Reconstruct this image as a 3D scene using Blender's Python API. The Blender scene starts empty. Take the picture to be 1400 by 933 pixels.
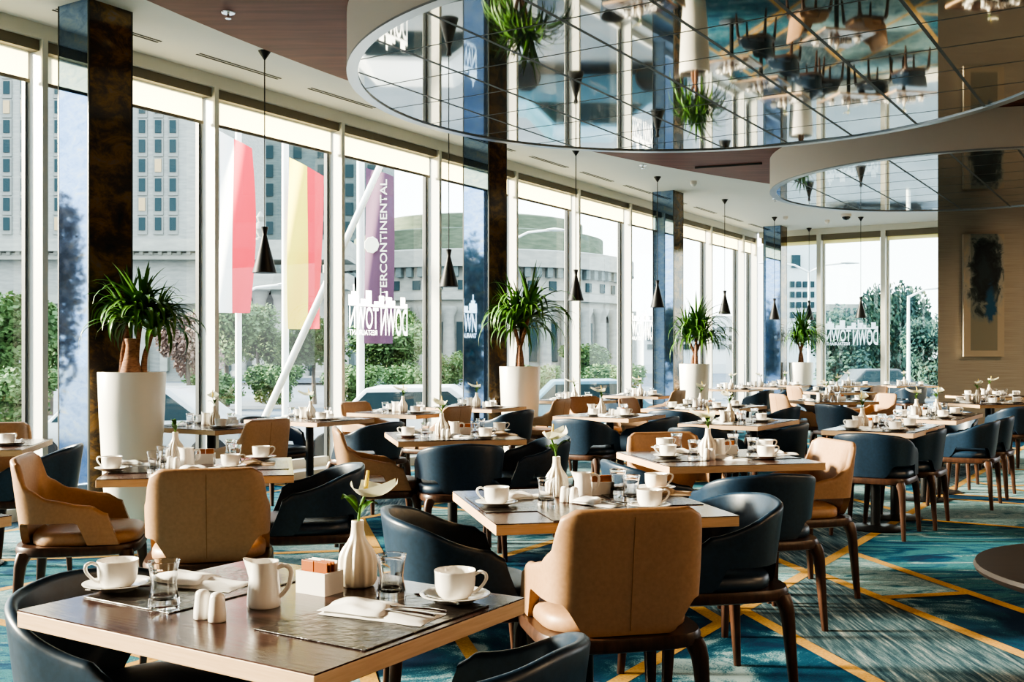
import bpy, bmesh, math, random
from mathutils import Vector, Matrix
random.seed(7)
PI = math.pi
sc = bpy.context.scene
COL = sc.collection
F, HY, CH = 1440.0, 488.0, 1.3            # focal length in px (1400 px frame), horizon row, camera height
UD = (0.536, 0.844); ND = (0.844, -0.536)  # room axes: along the glass wall, and from the glass wall into the room
RA = -math.radians(32.4)                   # furniture set along the room axes
RB = math.radians(12.6)                    # furniture turned 45 degrees to them
HC, HM = 4.0, 3.52                         # white ceiling, mirrored ceiling rafts

def at(px, py, h=0.75):
    z = (h - CH) * F / (HY - py)
    return Vector(((px - 700) / F * z, z, h))
def ray(px, py, z):
    return Vector(((px - 700) / F * z, z, CH + (HY - py) * z / F))
def un(u, n, h=0.0):
    return Vector((UD[0] * u + ND[0] * n, UD[1] * u + ND[1] * n, h))

# ------------------------------------------------------------------ materials
def mat(name, col=(.5, .5, .5), rough=.5, metal=0.0, spec=.5, **k):
    m = bpy.data.materials.new(name); m.use_nodes = True
    b = m.node_tree.nodes['Principled BSDF']
    b.inputs['Base Color'].default_value = (*col, 1)
    b.inputs['Roughness'].default_value = rough
    b.inputs['Metallic'].default_value = metal
    b.inputs['Specular IOR Level'].default_value = spec
    for kk, v in k.items():
        b.inputs[kk].default_value = v
    return m
def nodes(m): return m.node_tree.nodes, m.node_tree.links, m.node_tree.nodes['Principled BSDF']
def ramp(N, stops):
    r = N.new('ShaderNodeValToRGB'); e = r.color_ramp.elements
    while len(e) < len(stops): e.new(.5)
    for i, (p, c) in enumerate(stops):
        e[i].position = p; e[i].color = (*c, 1)
    return r
def noisy(name, stops, scale=(1, 1, 1), noise=5, detail=6, rough=.5, dist=0, bump=0, coord='Object', rotz=0, nrough=.5, **k):
    m = mat(name, rough=rough, **k); N, L, b = nodes(m)
    tc = N.new('ShaderNodeTexCoord'); mp = N.new('ShaderNodeMapping')
    mp.inputs['Scale'].default_value = scale; mp.inputs['Rotation'].default_value = (0, 0, rotz)
    nz = N.new('ShaderNodeTexNoise'); nz.inputs['Scale'].default_value = noise
    nz.inputs['Detail'].default_value = detail; nz.inputs['Distortion'].default_value = dist
    nz.inputs['Roughness'].default_value = nrough
    r = ramp(N, stops)
    L.new(tc.outputs[coord], mp.inputs[0]); L.new(mp.outputs[0], nz.inputs[0])
    L.new(nz.outputs[0], r.inputs[0]); L.new(r.outputs[0], b.inputs['Base Color'])
    if bump:
        bp = N.new('ShaderNodeBump'); bp.inputs['Strength'].default_value = bump; bp.inputs['Distance'].default_value = .01
        L.new(nz.outputs[0], bp.inputs['Height']); L.new(bp.outputs[0], b.inputs['Normal'])
    return m

M = {}
M['navy'] = noisy('navy leather', [(.3, (.007, .022, .045)), (.7, (.012, .034, .068))], noise=60, rough=.42, bump=.04, spec=.55, **{'Coat Weight': .18, 'Coat Roughness': .3})
M['tan'] = noisy('tan leather', [(.3, (.35, .205, .112)), (.7, (.41, .245, .138))], noise=70, rough=.46, bump=.05)
M['seam'] = mat('seam', (.27, .145, .065), .7)
M['walnut'] = noisy('walnut', [(.3, (.035, .016, .010)), (.7, (.075, .034, .02))], scale=(6, 6, 1), noise=9, rough=.35)
M['top'] = noisy('dark wood laminate', [(.25, (.030, .014, .012)), (.55, (.062, .030, .024)), (.8, (.10, .05, .038))], scale=(3, 26, 3), noise=3.5, detail=8, rough=.19, spec=.65, bump=.05)
M['edge'] = noisy('oak edge', [(.3, (.58, .38, .22)), (.7, (.68, .47, .29))], scale=(2, 2, 30), noise=6, rough=.5)
M['black'] = mat('black powder coat', (.012, .012, .013), .38)
M['brownround'] = noisy('brown lacquer', [(.3, (.018, .012, .010)), (.7, (.03, .02, .015))], scale=(1, 14, 1), noise=6, rough=.45)
M['china'] = mat('white china', (.88, .86, .82), .14, spec=.6)
M['vase'] = mat('cream ceramic', (.84, .78, .68), .28)
M['cloth'] = noisy('white napkin linen', [(.3, (.84, .83, .81)), (.7, (.92, .91, .89))], noise=30, rough=.85, bump=.15)
M['tan_napkin'] = mat('tan brown napkin', (.55, .40, .26), .8)  # one even tan brown for a few of the napkins
M['steel'] = mat('polished steel', (.75, .73, .70), .14, 1.0)
M['mat'] = noisy('dark leather place mat', [(.3, (.016, .013, .012)), (.7, (.035, .028, .025))], noise=45, rough=.20, bump=.22, spec=.7)
M['orange'] = mat('orange sachet', (.33, .085, .004), .5)
M['brown'] = mat('brown sachet', (.24, .07, .02), .5)
M['white'] = mat('white paper', (.82, .80, .77), .6)
M['frame'] = mat('pale window frame paint', (.72, .71, .64), .42)
M['framedark'] = mat('dark window gasket', (.03, .035, .035), .4)
M['box'] = mat('blind box grey', (.20, .17, .12), .5)
M['ceil'] = mat('white ceiling paint', (.72, .71, .67), .7)
M['slot'] = mat('slot black', (.03, .028, .025), .6)
M['rim'] = mat('raft rim paint', (.80, .72, .65), .45)
M['lip'] = mat('raft lip metal', (.42, .45, .48), .3, .6)
M['joint'] = mat('mirror joint', (.12, .125, .12), .5, .2)
M['planter'] = mat('white planter lacquer', (.80, .77, .70), .35)
M['soil'] = noisy('soil', [(.3, (.02, .012, .008)), (.7, (.05, .03, .018))], noise=60, rough=.95)
M['bark'] = noisy('plant bark', [(.3, (.13, .055, .03)), (.7, (.30, .15, .08))], scale=(1, 1, 4), noise=25, rough=.85, bump=.5)
M['leaf'] = noisy('strap leaf', [(.3, (.028, .10, .014)), (.7, (.12, .26, .04))], noise=4, rough=.38)
M['petal'] = None
M['spadix'] = mat('yellow spadix', (.72, .55, .12), .6)
M['stem'] = mat('green stem', (.10, .24, .04), .5)
M['camera'] = mat('dome dark', (.02, .02, .022), .15)
M['chrome'] = mat('chrome', (.7, .7, .7), .15, 1.0)
M['letter'] = None
M['canvas_edge'] = mat('canvas edge', (.55, .47, .37), .8)
M['wallpaper'] = noisy('woven beige wallcovering', [(.25, (.33, .285, .235)), (.75, (.46, .405, .34))], scale=(.6, .6, 34), noise=3.2, detail=8, rough=.75, bump=.2)
M['plain'] = mat('warm grey wall', (.34, .29, .235), .7)
M['wood'] = noisy('red brown veneer', [(.25, (.12, .034, .024)), (.6, (.18, .054, .037)), (.85, (.22, .074, .05))], scale=(1, 9, 1), noise=1.6, detail=7, rough=.55, spec=.25, rotz=math.radians(20))

def glass_thin(name, tint, refl=.10):
    m = bpy.data.materials.new(name); m.use_nodes = True
    N, L = m.node_tree.nodes, m.node_tree.links
    N.remove(N['Principled BSDF'])
    t = N.new('ShaderNodeBsdfTransparent'); t.inputs[0].default_value = (*tint, 1)
    g = N.new('ShaderNodeBsdfGlossy'); g.inputs['Roughness'].default_value = .01
    lw = N.new('ShaderNodeLayerWeight'); lw.inputs[0].default_value = .5
    pw = N.new('ShaderNodeMath'); pw.operation = 'POWER'; pw.inputs[1].default_value = 5.0
    fr = N.new('ShaderNodeMath'); fr.operation = 'MULTIPLY_ADD'; fr.inputs[1].default_value = .75; fr.inputs[2].default_value = .035
    mx = N.new('ShaderNodeMixShader')
    L.new(lw.outputs['Facing'], pw.inputs[0]); L.new(pw.outputs[0], fr.inputs[0]); L.new(fr.outputs[0], mx.inputs[0]); L.new(t.outputs[0], mx.inputs[1]); L.new(g.outputs[0], mx.inputs[2])
    L.new(mx.outputs[0], N['Material Output'].inputs[0])
    return m
M['pane'] = glass_thin('window glass', (.90, .955, .935))
def clear_glass():
    m = mat('drinking glass', (1, 1, 1), .0)
    b = m.node_tree.nodes['Principled BSDF']
    b.inputs['Transmission Weight'].default_value = 1.0; b.inputs['IOR'].default_value = 1.45
    N, L = m.node_tree.nodes, m.node_tree.links
    return m
M['glass'] = clear_glass()

def blind_mat(c1, c2, f, nm):                          # translucent roller cloth lit from behind
    m = bpy.data.materials.new(nm); m.use_nodes = True
    N, L = m.node_tree.nodes, m.node_tree.links
    N.remove(N['Principled BSDF'])
    d = N.new('ShaderNodeBsdfDiffuse'); d.inputs[0].default_value = c1
    t = N.new('ShaderNodeBsdfTranslucent'); t.inputs[0].default_value = c2
    mx = N.new('ShaderNodeMixShader'); mx.inputs[0].default_value = f
    L.new(d.outputs[0], mx.inputs[1]); L.new(t.outputs[0], mx.inputs[2]); L.new(mx.outputs[0], N['Material Output'].inputs[0])
    return m
M['blind'] = blind_mat((.80, .74, .58, 1), (.90, .80, .50, 1), .75, 'roller blind cloth')
M['petal'] = blind_mat((.88, .86, .74, 1), (.85, .84, .62, 1), .4, 'calla petal')
M['letter'] = blind_mat((.9, .92, .92, 1), (.95, .97, .97, 1), .9, 'white vinyl')

def mirror_mat():
    m = noisy('bronze mirror', [(.3, (.42, .40, .36)), (.7, (.50, .48, .44))], noise=1.5, rough=.03, metal=.86)
    return m
M['mirror'] = mirror_mat()

def pillar_mat():                         # smoky antiqued mirror with rust blooms; blue of the reflected outdoors painted in
    m = mat('antiqued smoky mirror', rough=.06, metal=.97); N, L, b = nodes(m)
    tc = N.new('ShaderNodeTexCoord'); mp = N.new('ShaderNodeMapping'); mp.inputs['Scale'].default_value = (3, 3, 6)
    n1 = N.new('ShaderNodeTexNoise'); n1.inputs['Scale'].default_value = 2.2; n1.inputs['Detail'].default_value = 9; n1.inputs['Roughness'].default_value = .72
    n1.inputs['Distortion'].default_value = .6
    r = ramp(N, [(.30, (.13, .21, .36)), (.48, (.20, .30, .48)), (.60, (.26, .35, .48)), (.76, (.44, .40, .30))])
    n2 = N.new('ShaderNodeTexNoise'); n2.inputs['Scale'].default_value = 22; n2.inputs['Detail'].default_value = 4
    r2 = ramp(N, [(.45, (.05, .05, .05)), (.75, (.30, .30, .30))])
    L.new(tc.outputs['Object'], mp.inputs[0]); L.new(mp.outputs[0], n1.inputs[0]); L.new(mp.outputs[0], n2.inputs[0])
    L.new(n1.outputs[0], r.inputs[0]); L.new(r.outputs[0], b.inputs['Base Color'])
    L.new(n2.outputs[0], r2.inputs[0]); L.new(r2.outputs[0], b.inputs['Roughness'])
    r2.color_ramp.elements[0].color = (.03, .03, .03, 1); r2.color_ramp.elements[1].color = (.05, .05, .05, 1)
    return m
M['pillar'] = pillar_mat()
M['pillar2'] = noisy('copper mirror with painted reflections', [(.30, (.045, .05, .065)), (.46, (.10, .08, .065)), (.58, (.28, .17, .07)), (.74, (.15, .18, .25))], scale=(2, 2, 3.4), noise=1.8, detail=9, rough=.10, dist=.5, nrough=.7, metal=.45)  # room-side face: copper mottling, with warm golden room reflections painted into it

def carpet(name, stops, scale, dist, seed, stripes=False, rot=0):
    m = mat(name, rough=.95, spec=.15); N, L, b = nodes(m)
    tc = N.new('ShaderNodeTexCoord'); mp = N.new('ShaderNodeMapping')
    mp.inputs['Scale'].default_value = scale; mp.inputs['Location'].default_value = (seed, seed * 1.7, 0); mp.inputs['Rotation'].default_value = (0, 0, rot)
    nz = N.new('ShaderNodeTexNoise'); nz.inputs['Scale'].default_value = 1.0; nz.inputs['Detail'].default_value = 9
    nz.inputs['Roughness'].default_value = .62; nz.inputs['Distortion'].default_value = dist
    f = N.new('ShaderNodeTexNoise'); f.inputs['Scale'].default_value = 130; f.inputs['Detail'].default_value = 2
    ma = N.new('ShaderNodeMath'); ma.operation = 'MULTIPLY_ADD'; ma.inputs[1].default_value = .22; ma.inputs[2].default_value = -.11
    ad = N.new('ShaderNodeMath'); ad.operation = 'ADD'
    r = ramp(N, stops)
    L.new(tc.outputs['Object'], mp.inputs[0]); L.new(mp.outputs[0], nz.inputs[0]); L.new(tc.outputs['Object'], f.inputs[0])
    L.new(f.outputs[0], ma.inputs[0]); L.new(nz.outputs[0], ad.inputs[0]); L.new(ma.outputs[0], ad.inputs[1])
    L.new(ad.outputs[0], r.inputs[0]); L.new(r.outputs[0], b.inputs['Base Color'])
    bp = N.new('ShaderNodeBump'); bp.inputs['Strength'].default_value = .35; bp.inputs['Distance'].default_value = .006
    L.new(f.outputs[0], bp.inputs['Height']); L.new(bp.outputs[0], b.inputs['Normal'])
    return m
DEEP, TEAL, PALE, GREY = (.004, .026, .070), (.008, .070, .135), (.30, .41, .44), (.16, .22, .25)
CARP = [
    carpet('carpet deep blue clouds', [(.42, DEEP), (.54, (.008, .065, .115)), (.58, (.05, .16, .21)), (.63, PALE)], (2.2, 2.2, 1), .9, 3),
    carpet('carpet teal marble', [(.34, DEEP), (.45, TEAL), (.53, (.05, .18, .21)), (.59, (.012, .09, .13)), (.66, (.26, .37, .38))], (1.3, 4.2, 1), 2.2, 8, rot=.5),
    carpet('carpet pale marble', [(.35, (.012, .09, .14)), (.43, (.08, .20, .23)), (.50, PALE), (.545, (.08, .20, .22)), (.61, PALE), (.70, (.42, .48, .46))], (1.5, 3.6, 1), 3.0, 15, rot=-.4),
    carpet('carpet brushed grey', [(.34, (.008, .032, .055)), (.47, (.04, .085, .11)), (.57, (.11, .16, .185)), (.70, (.36, .38, .35))], (46, 3.0, 1), .2, 21),
]
GOLD = noisy('carpet gold line', [(.3, (.33, .17, .03)), (.7, (.52, .31, .07))], scale=(40, 40, 1), noise=2, rough=.95)

def paint_mat():
    m = mat('abstract painting', rough=.7); N, L, b = nodes(m)
    tc = N.new('ShaderNodeTexCoord'); sp = N.new('ShaderNodeSeparateXYZ'); L.new(tc.outputs['Generated'], sp.inputs[0])
    n1 = N.new('ShaderNodeTexNoise'); n1.inputs['Scale'].default_value = 3.2; n1.inputs['Detail'].default_value = 9; n1.inputs['Roughness'].default_value = .65; n1.inputs['Distortion'].default_value = .8
    mp = N.new('ShaderNodeMapping'); mp.inputs['Scale'].default_value = (1, 1, 2.4)
    L.new(tc.outputs['Generated'], mp.inputs[0]); L.new(mp.outputs[0], n1.inputs[0])
    def mth(op, a, bb, c=None):
        n = N.new('ShaderNodeMath'); n.operation = op
        for i, v in enumerate((a, bb, c)):
            if v is None: continue
            if isinstance(v, (int, float)): n.inputs[i].default_value = v
            else: L.new(v, n.inputs[i])
        return n.outputs[0]
    dx = mth('MULTIPLY', mth('SUBTRACT', sp.outputs['X'], .52), 1.75)
    dz = mth('MULTIPLY', mth('SUBTRACT', sp.outputs['Z'], .70), 2.3)
    d = mth('SQRT', mth('ADD', mth('MULTIPLY', dx, dx), mth('MULTIPLY', dz, dz)), 0)
    val = mth('SUBTRACT', mth('ADD', mth('MULTIPLY', n1.outputs[0], 1.5), .33), d)
    r = ramp(N, [(.05, (.45, .37, .28)), (.28, (.34, .33, .29)), (.42, (.06, .085, .09)), (.60, (.012, .022, .032)), (.95, (.03, .055, .07))])
    L.new(val, r.inputs[0])
    # grey inner panel and a blue run of paint below the dark cloud
    inb = mth('MULTIPLY', mth('LESS_THAN', mth('ABSOLUTE', mth('SUBTRACT', sp.outputs['X'], .5), 0), .33), mth('GREATER_THAN', sp.outputs['Z'], .05))
    mx = N.new('ShaderNodeMixRGB'); mx.blend_type = 'MULTIPLY'; L.new(mth('MULTIPLY', inb, .75), mx.inputs[0])
    L.new(r.outputs[0], mx.inputs[1]); mx.inputs[2].default_value = (.42, .52, .55, 1)
    bx = mth('MULTIPLY', mth('SUBTRACT', sp.outputs['X'], .66), 6); bz = mth('MULTIPLY', mth('SUBTRACT', sp.outputs['Z'], .43), 4.5)
    bd = mth('SUBTRACT', mth('MULTIPLY', n1.outputs[0], 2.0), mth('SQRT', mth('ADD', mth('MULTIPLY', bx, bx), mth('MULTIPLY', bz, bz)), 0))
    bf = ramp(N, [(.1, (0, 0, 0)), (.5, (1, 1, 1))]); L.new(bd, bf.inputs[0])
    m2 = N.new('ShaderNodeMixRGB'); L.new(bf.outputs[0], m2.inputs[0]); L.new(mx.outputs[0], m2.inputs[1]); m2.inputs[2].default_value = (.012, .085, .17, 1)
    L.new(m2.outputs[0], b.inputs['Base Color'])
    return m
M['painting'] = paint_mat()
# outdoors
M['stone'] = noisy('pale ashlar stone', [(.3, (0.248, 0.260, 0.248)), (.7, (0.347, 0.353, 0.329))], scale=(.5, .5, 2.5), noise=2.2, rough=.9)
M['stoneshade'] = noisy('shaded green grey stone', [(.3, (0.105, 0.140, 0.140)), (.7, (0.161, 0.198, 0.192))], scale=(.5, .5, 2.5), noise=2.0, rough=.9)  # darker copy of the tower stone, its shaded side put into the colour
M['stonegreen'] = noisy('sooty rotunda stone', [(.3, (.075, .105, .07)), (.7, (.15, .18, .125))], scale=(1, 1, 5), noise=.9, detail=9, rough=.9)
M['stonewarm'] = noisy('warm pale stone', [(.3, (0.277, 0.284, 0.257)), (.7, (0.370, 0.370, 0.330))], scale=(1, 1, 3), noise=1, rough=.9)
M['winglass'] = mat('building window', (.035, .062, .07), .8, spec=.15)
M['winwarm'] = mat('lit building window', (.45, .33, .18), .4)
M['winframe'] = mat('stone window surround', (.24, .25, .235), .9)
M['office'] = mat('office panel', (.62, .66, .66), .6)
M['asphalt'] = noisy('asphalt', [(.3, (.11, .14, .17)), (.7, (.17, .20, .23))], noise=.6, rough=.9)
M['pave'] = noisy('pavement', [(.3, (0.280, 0.287, 0.273)), (.7, (0.350, 0.350, 0.329))], noise=.8, rough=.9)
M['tree'] = noisy('tree leaves', [(.3, (.05, .11, .035)), (.7, (.14, .22, .075))], noise=1.2, rough=.7)
M['treedark'] = noisy('dark tree leaves', [(.3, (.02, .06, .055)), (.7, (.06, .12, .085))], noise=1.2, rough=.7)
M['treered'] = noisy('autumn leaves', [(.3, (.20, .13, .11)), (.7, (.34, .25, .20))], noise=1.2, rough=.7)
M['trunk'] = mat('trunk', (.12, .10, .08), .9)
M['flagwhite'] = mat('flag white', (.80, .80, .78), .8)
M['flagred'] = mat('flag red', (.72, .045, .07), .8)
M['flagyellow'] = mat('flag yellow', (.82, .66, .09), .8)
M['flagpurple'] = mat('banner purple', (.12, .055, .10), .8)
M['cream'] = mat('cream print', (.85, .80, .66), .8)
M['pole'] = mat('white pole', (.78, .79, .76), .4)
M['car_a'] = mat('car silver', (.42, .45, .46), .3, .4)
M['car_b'] = mat('car blue', (.09, .22, .30), .3)
M['car_c'] = mat('car dark', (.05, .06, .07), .3)
M['car_d'] = mat('car white', (.72, .74, .74), .3)
M['tyre'] = mat('tyre', (.02, .02, .02), .8)

# ------------------------------------------------------------------ mesh builder
class MB:
    def __init__(s): s.v = []; s.f = []; s.mi = []; s.mat_i = 0
    def add(s, vs, fs):
        o = len(s.v); s.v += [tuple(p) for p in vs]
        for f in fs: s.f.append(tuple(o + i for i in f)); s.mi.append(s.mat_i)
    def box(s, cx, cy, cz, sx, sy, sz, rz=0, M4=None):
        vs = []
        for dz in (-.5, .5):
            for dx, dy in ((-.5, -.5), (.5, -.5), (.5, .5), (-.5, .5)):
                x, y = dx * sx, dy * sy
                vs.append(Vector((cx + x * math.cos(rz) - y * math.sin(rz), cy + x * math.sin(rz) + y * math.cos(rz), cz + dz * sz)))
        if M4: vs = [M4 @ p for p in vs]
        s.add(vs, [(3, 2, 1, 0), (4, 5, 6, 7), (0, 1, 5, 4), (1, 2, 6, 5), (2, 3, 7, 6), (3, 0, 4, 7)])
        return s
    def prism(s, poly, z0, z1):
        n = len(poly)
        s.add([(p[0], p[1], z0) for p in poly] + [(p[0], p[1], z1) for p in poly],
              [tuple(range(n - 1, -1, -1)), tuple(range(n, 2 * n))] + [(i, (i + 1) % n, n + (i + 1) % n, n + i) for i in range(n)])
        return s
    def lathe(s, prof, seg=32, c=(0, 0, 0), lobes=None, cap=True):
        vs = []; n = len(prof)
        for (r, z) in prof:
            for k in range(seg):
                a = 2 * PI * k / seg; rr = r
                if lobes: rr = r * (1 + lobes(z) * math.cos(lobes.n * a) if hasattr(lobes, 'n') else 1)
                vs.append((c[0] + rr * math.cos(a), c[1] + rr * math.sin(a), c[2] + z))
        fs = [(i * seg + k, i * seg + (k + 1) % seg, (i + 1) * seg + (k + 1) % seg, (i + 1) * seg + k) for i in range(n - 1) for k in range(seg)]
        if cap:
            fs.append(tuple(range(seg - 1, -1, -1))); fs.append(tuple((n - 1) * seg + k for k in range(seg)))
        s.add(vs, fs); return s
    def tube(s, pts, rad, seg=10, flat=1.0, sub=1):
        pts = [Vector(p) for p in pts]; n = len(pts); vs = []
        if not isinstance(rad, (list, tuple)): rad = [rad] * n
        if sub > 1:
            P, Q = [], []
            for i in range(n - 1):
                p0, p1, p2, p3 = pts[max(i - 1, 0)], pts[i], pts[i + 1], pts[min(i + 2, n - 1)]
                for k in range(sub):
                    t = k / sub
                    P.append(.5 * (2 * p1 + (p2 - p0) * t + (2 * p0 - 5 * p1 + 4 * p2 - p3) * t * t + (3 * p1 - p0 - 3 * p2 + p3) * t ** 3)); Q.append(rad[i] + (rad[i + 1] - rad[i]) * t)
            pts, rad = P + [pts[-1]], Q + [rad[-1]]; n = len(pts)
        up = None
        for i, p in enumerate(pts):
            t = (pts[min(i + 1, n - 1)] - pts[max(i - 1, 0)]).normalized()
            if up is None: up = Vector((0, 0, 1)) if abs(t.z) < .9 else Vector((1, 0, 0))
            a = t.cross(up).normalized(); b = a.cross(t).normalized(); up = b
            for k in range(seg):
                an = 2 * PI * k / seg
                vs.append(p + a * (rad[i] * math.cos(an)) + b * (rad[i] * flat * math.sin(an)))
        fs = [(i * seg + k, i * seg + (k + 1) % seg, (i + 1) * seg + (k + 1) % seg, (i + 1) * seg + k) for i in range(n - 1) for k in range(seg)]
        fs += [tuple(range(seg - 1, -1, -1)), tuple((n - 1) * seg + k for k in range(seg))]
        s.add(vs, fs); return s
    def rings(s, rings, cap=True):
        seg = len(rings[0]); vs = [p for r in rings for p in r]; n = len(rings)
        fs = [(i * seg + k, i * seg + (k + 1) % seg, (i + 1) * seg + (k + 1) % seg, (i + 1) * seg + k) for i in range(n - 1) for k in range(seg)]
        if cap: fs += [tuple(range(seg - 1, -1, -1)), tuple((n - 1) * seg + k for k in range(seg))]
        s.add(vs, fs); return s
    def grid(s, rows):
        n, m = len(rows), len(rows[0])
        s.add([p for r in rows for p in r], [(i * m + j, i * m + j + 1, (i + 1) * m + j + 1, (i + 1) * m + j) for i in range(n - 1) for j in range(m - 1)])
        return s
    def mesh(s, name, mats, smooth=0, bevel=0):
        me = bpy.data.meshes.new(name); me.from_pydata(s.v, [], s.f)
        if not isinstance(mats, (list, tuple)): mats = [mats]
        for m in mats: me.materials.append(m)
        for p, i in zip(me.polygons, s.mi): p.material_index = i
        bm = bmesh.new(); bm.from_mesh(me)
        bmesh.ops.recalc_face_normals(bm, faces=bm.faces)
        if bevel:
            bmesh.ops.bevel(bm, geom=[e for e in bm.edges if e.calc_length() > bevel * 2.2 and len(e.link_faces) == 2 and e.calc_face_angle(0) > .5], offset=bevel, segments=2, affect='EDGES', profile=.5)
        if smooth:
            for f in bm.faces: f.smooth = True
            for e in bm.edges:
                if len(e.link_faces) == 2: e.smooth = e.calc_face_angle(0) < smooth
        bm.to_mesh(me); bm.free(); me.update()
        return me
SM = math.radians(42)

# ------------------------------------------------------------------ object helpers
def link(name, data, parent=None, loc=None, rz=0):
    o = bpy.data.objects.new(name, data); COL.objects.link(o)
    if parent is not None: o.parent = parent
    if loc is not None: o.location = loc
    o.rotation_euler = (0, 0, rz); return o
def tag(o, label, cat, group=None):
    o['label'] = label; o['category'] = cat
    if group: o['group'] = group
    return o
def struct(name, me, label=None, parent=None):
    o = link(name, me, parent); o['kind'] = 'structure'
    if label: o['label'] = label
    return o
def thing(name, label, cat, loc=(0, 0, 0), rz=0, group=None):
    o = link(name, None, None, loc, rz); o.empty_display_size = .1
    return tag(o, label, cat, group)
# a design is a list of (part name, mesh, part label, [sub-parts]); every placed thing gets objects of its own
def place(design, name, label, cat, loc, rz=0, group=None, scale=1.0, rot=None):
    if isinstance(design, bpy.types.Mesh):
        o = tag(link(name, design, None, loc, rz), label, cat, group)
    else:
        o = thing(name, label, cat, loc, rz, group)
        for pn, me, pl, subs in design:
            c = link(pn, me, o)
            if pl: c['label'] = pl
            for sn, sm in subs: link(sn, sm, c)
    if scale != 1.0: o.scale = (scale,) * 3
    if rot: o.rotation_euler = rot
    return o

def sstep(a, b, x):
    t = max(0, min(1, (x - a) / (b - a))); return t * t * (3 - 2 * t)

# ------------------------------------------------------------------ chairs
def plan_curve(hw, back, front, n, cnt):
    pts = []
    for i in range(61):
        a = -PI / 2 + PI / 2 * i / 60
        c, s_ = math.cos(a), math.sin(a)
        pts.append((hw * abs(c) ** (2 / n), -back * abs(s_) ** (2 / n)))
    pts.append((hw * .985, front))
    d = [0]
    for i in range(1, len(pts)): d.append(d[-1] + math.dist(pts[i], pts[i - 1]))
    def ev(t):
        L = t * d[-1]
        for i in range(1, len(pts)):
            if d[i] >= L:
                k = (L - d[i - 1]) / max(1e-9, d[i] - d[i - 1])
                return (pts[i - 1][0] + (pts[i][0] - pts[i - 1][0]) * k, pts[i - 1][1] + (pts[i][1] - pts[i - 1][1]) * k)
        return pts[-1]
    half = [ev(i / cnt) for i in range(cnt + 1)]
    return [(-x, y) for x, y in reversed(half[1:])] + half        # from left arm front round the back to right arm front
def shell_mesh(kind):
    cnt = 40
    if kind == 'navy': P = plan_curve(.295, .27, .20, 2.5, cnt)
    else: P = plan_curve(.264, .27, .20, 5.5, cnt)
    n = len(P)
    rows_o, rows_i = [], []
    cols = []
    nv = 9
    for i in range(n):
        t = abs(i - cnt) / cnt
        if kind == 'navy':
            top = .755 - .012 * sstep(0, .3, t) - .105 * sstep(.22, 1.0, t) - .03 * sstep(.94, 1, t)
            th = .030
        else:
            top = .835 - .020 * sstep(.27, .345, t) - .115 * sstep(.345, .415, t) - .052 * sstep(.40, .58, t) - .03 * sstep(.56, .9, t) - .04 * sstep(.9, 1, t)
            th = .034
        bot = .435 + (.105 * (sstep(.20, .34, t) - sstep(.77, .80, t)) if kind == 'tan' else .085 * (sstep(.20, .32, t) - sstep(.78, .81, t)))
        x, y = P[i]
        xa, ya = P[max(i - 1, 0)]; xb, yb = P[min(i + 1, n - 1)]
        tx, ty = xb - xa, yb - ya; l = math.hypot(tx, ty); nx, ny = ty / l, -tx / l   # outward
        if nx * x + ny * (y + .0) < 0: nx, ny = -nx, -ny
        wf = sstep(.42, 1, t)
        def pt(h, off):
            k = (h - .44) / .32
            sx = .90 + .10 * k if kind == 'navy' else (.97 + .03 * min(k, .6))
            sy = (.88 + .16 * k) if y < 0 else 1
            yy = y * sy - .13 * (h - .44) * (1 - wf) * 0 - .40 * (h - .44) * wf
            return Vector((x * sx + nx * off, yy + ny * off, h))
        col = []
        # closed loop: outer bottom -> outer top -> rounded rim -> inner top -> inner bottom
        for j in range(nv):
            h = bot + (top - th * .5 - bot) * j / (nv - 1); col.append(pt(h, 0))
        for a in (30, 65, 90, 115, 150):
            ar = math.radians(a)
            p0 = pt(top - th * .5, 0); p1 = pt(top - th * .5, -th)
            mid = (p0 + p1) / 2; col.append(mid + (p0 - mid) * math.cos(ar) + Vector((0, 0, th * .5 * math.sin(ar))))
        for j in range(nv - 1, -1, -1):
            h = bot + (top - th * .5 - bot) * j / (nv - 1); col.append(pt(h, -th))
        cols.append(col)
    m = MB(); m.rings(cols, cap=True)
    return m.mesh(kind + '_shell', M[kind], smooth=math.radians(50))
def cushion_mesh(kind):
    rings = []; wx = 1.0 if kind == 'navy' else .92
    def ring(s_, z, dy=0):
        r = []
        for k in range(40):
            a = 2 * PI * k / 40; c, s2 = math.cos(a), math.sin(a)
            x = .262 * wx * math.copysign(abs(c) ** .55, c); y = .265 * math.copysign(abs(s2) ** .6, s2) + .015
            if y < -.10: x *= 1 - .12 * (-.10 - y) / .15; y = -.10 + (y + .10) * .70
            r.append(Vector((x * s_, y * s_, z)))
        return r
    for s_, z in ((.94, .428), (.99, .436), (1.0, .455), (.985, .475), (.94, .487), (.8, .494), (.5, .498), (.15, .499)): rings.append(ring(s_, z))
    return MB().rings(rings).mesh(kind + '_seat', M[kind], smooth=math.radians(60))
def frame_mesh():
    rings = []
    for s_, z in ((.97, .385), (1.03, .392), (1.045, .415), (1.02, .432), (.9, .432)):
        r = []
        for k in range(40):
            a = 2 * PI * k / 40; c, s2 = math.cos(a), math.sin(a)
            r.append(Vector((.262 * math.copysign(abs(c) ** .5, c) * s_, (.268 * math.copysign(abs(s2) ** .5, s2)) * s_ + .008, z)))
        rings.append(r)
    return MB().rings(rings).mesh('chair_frame', M['walnut'], smooth=SM)
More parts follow.
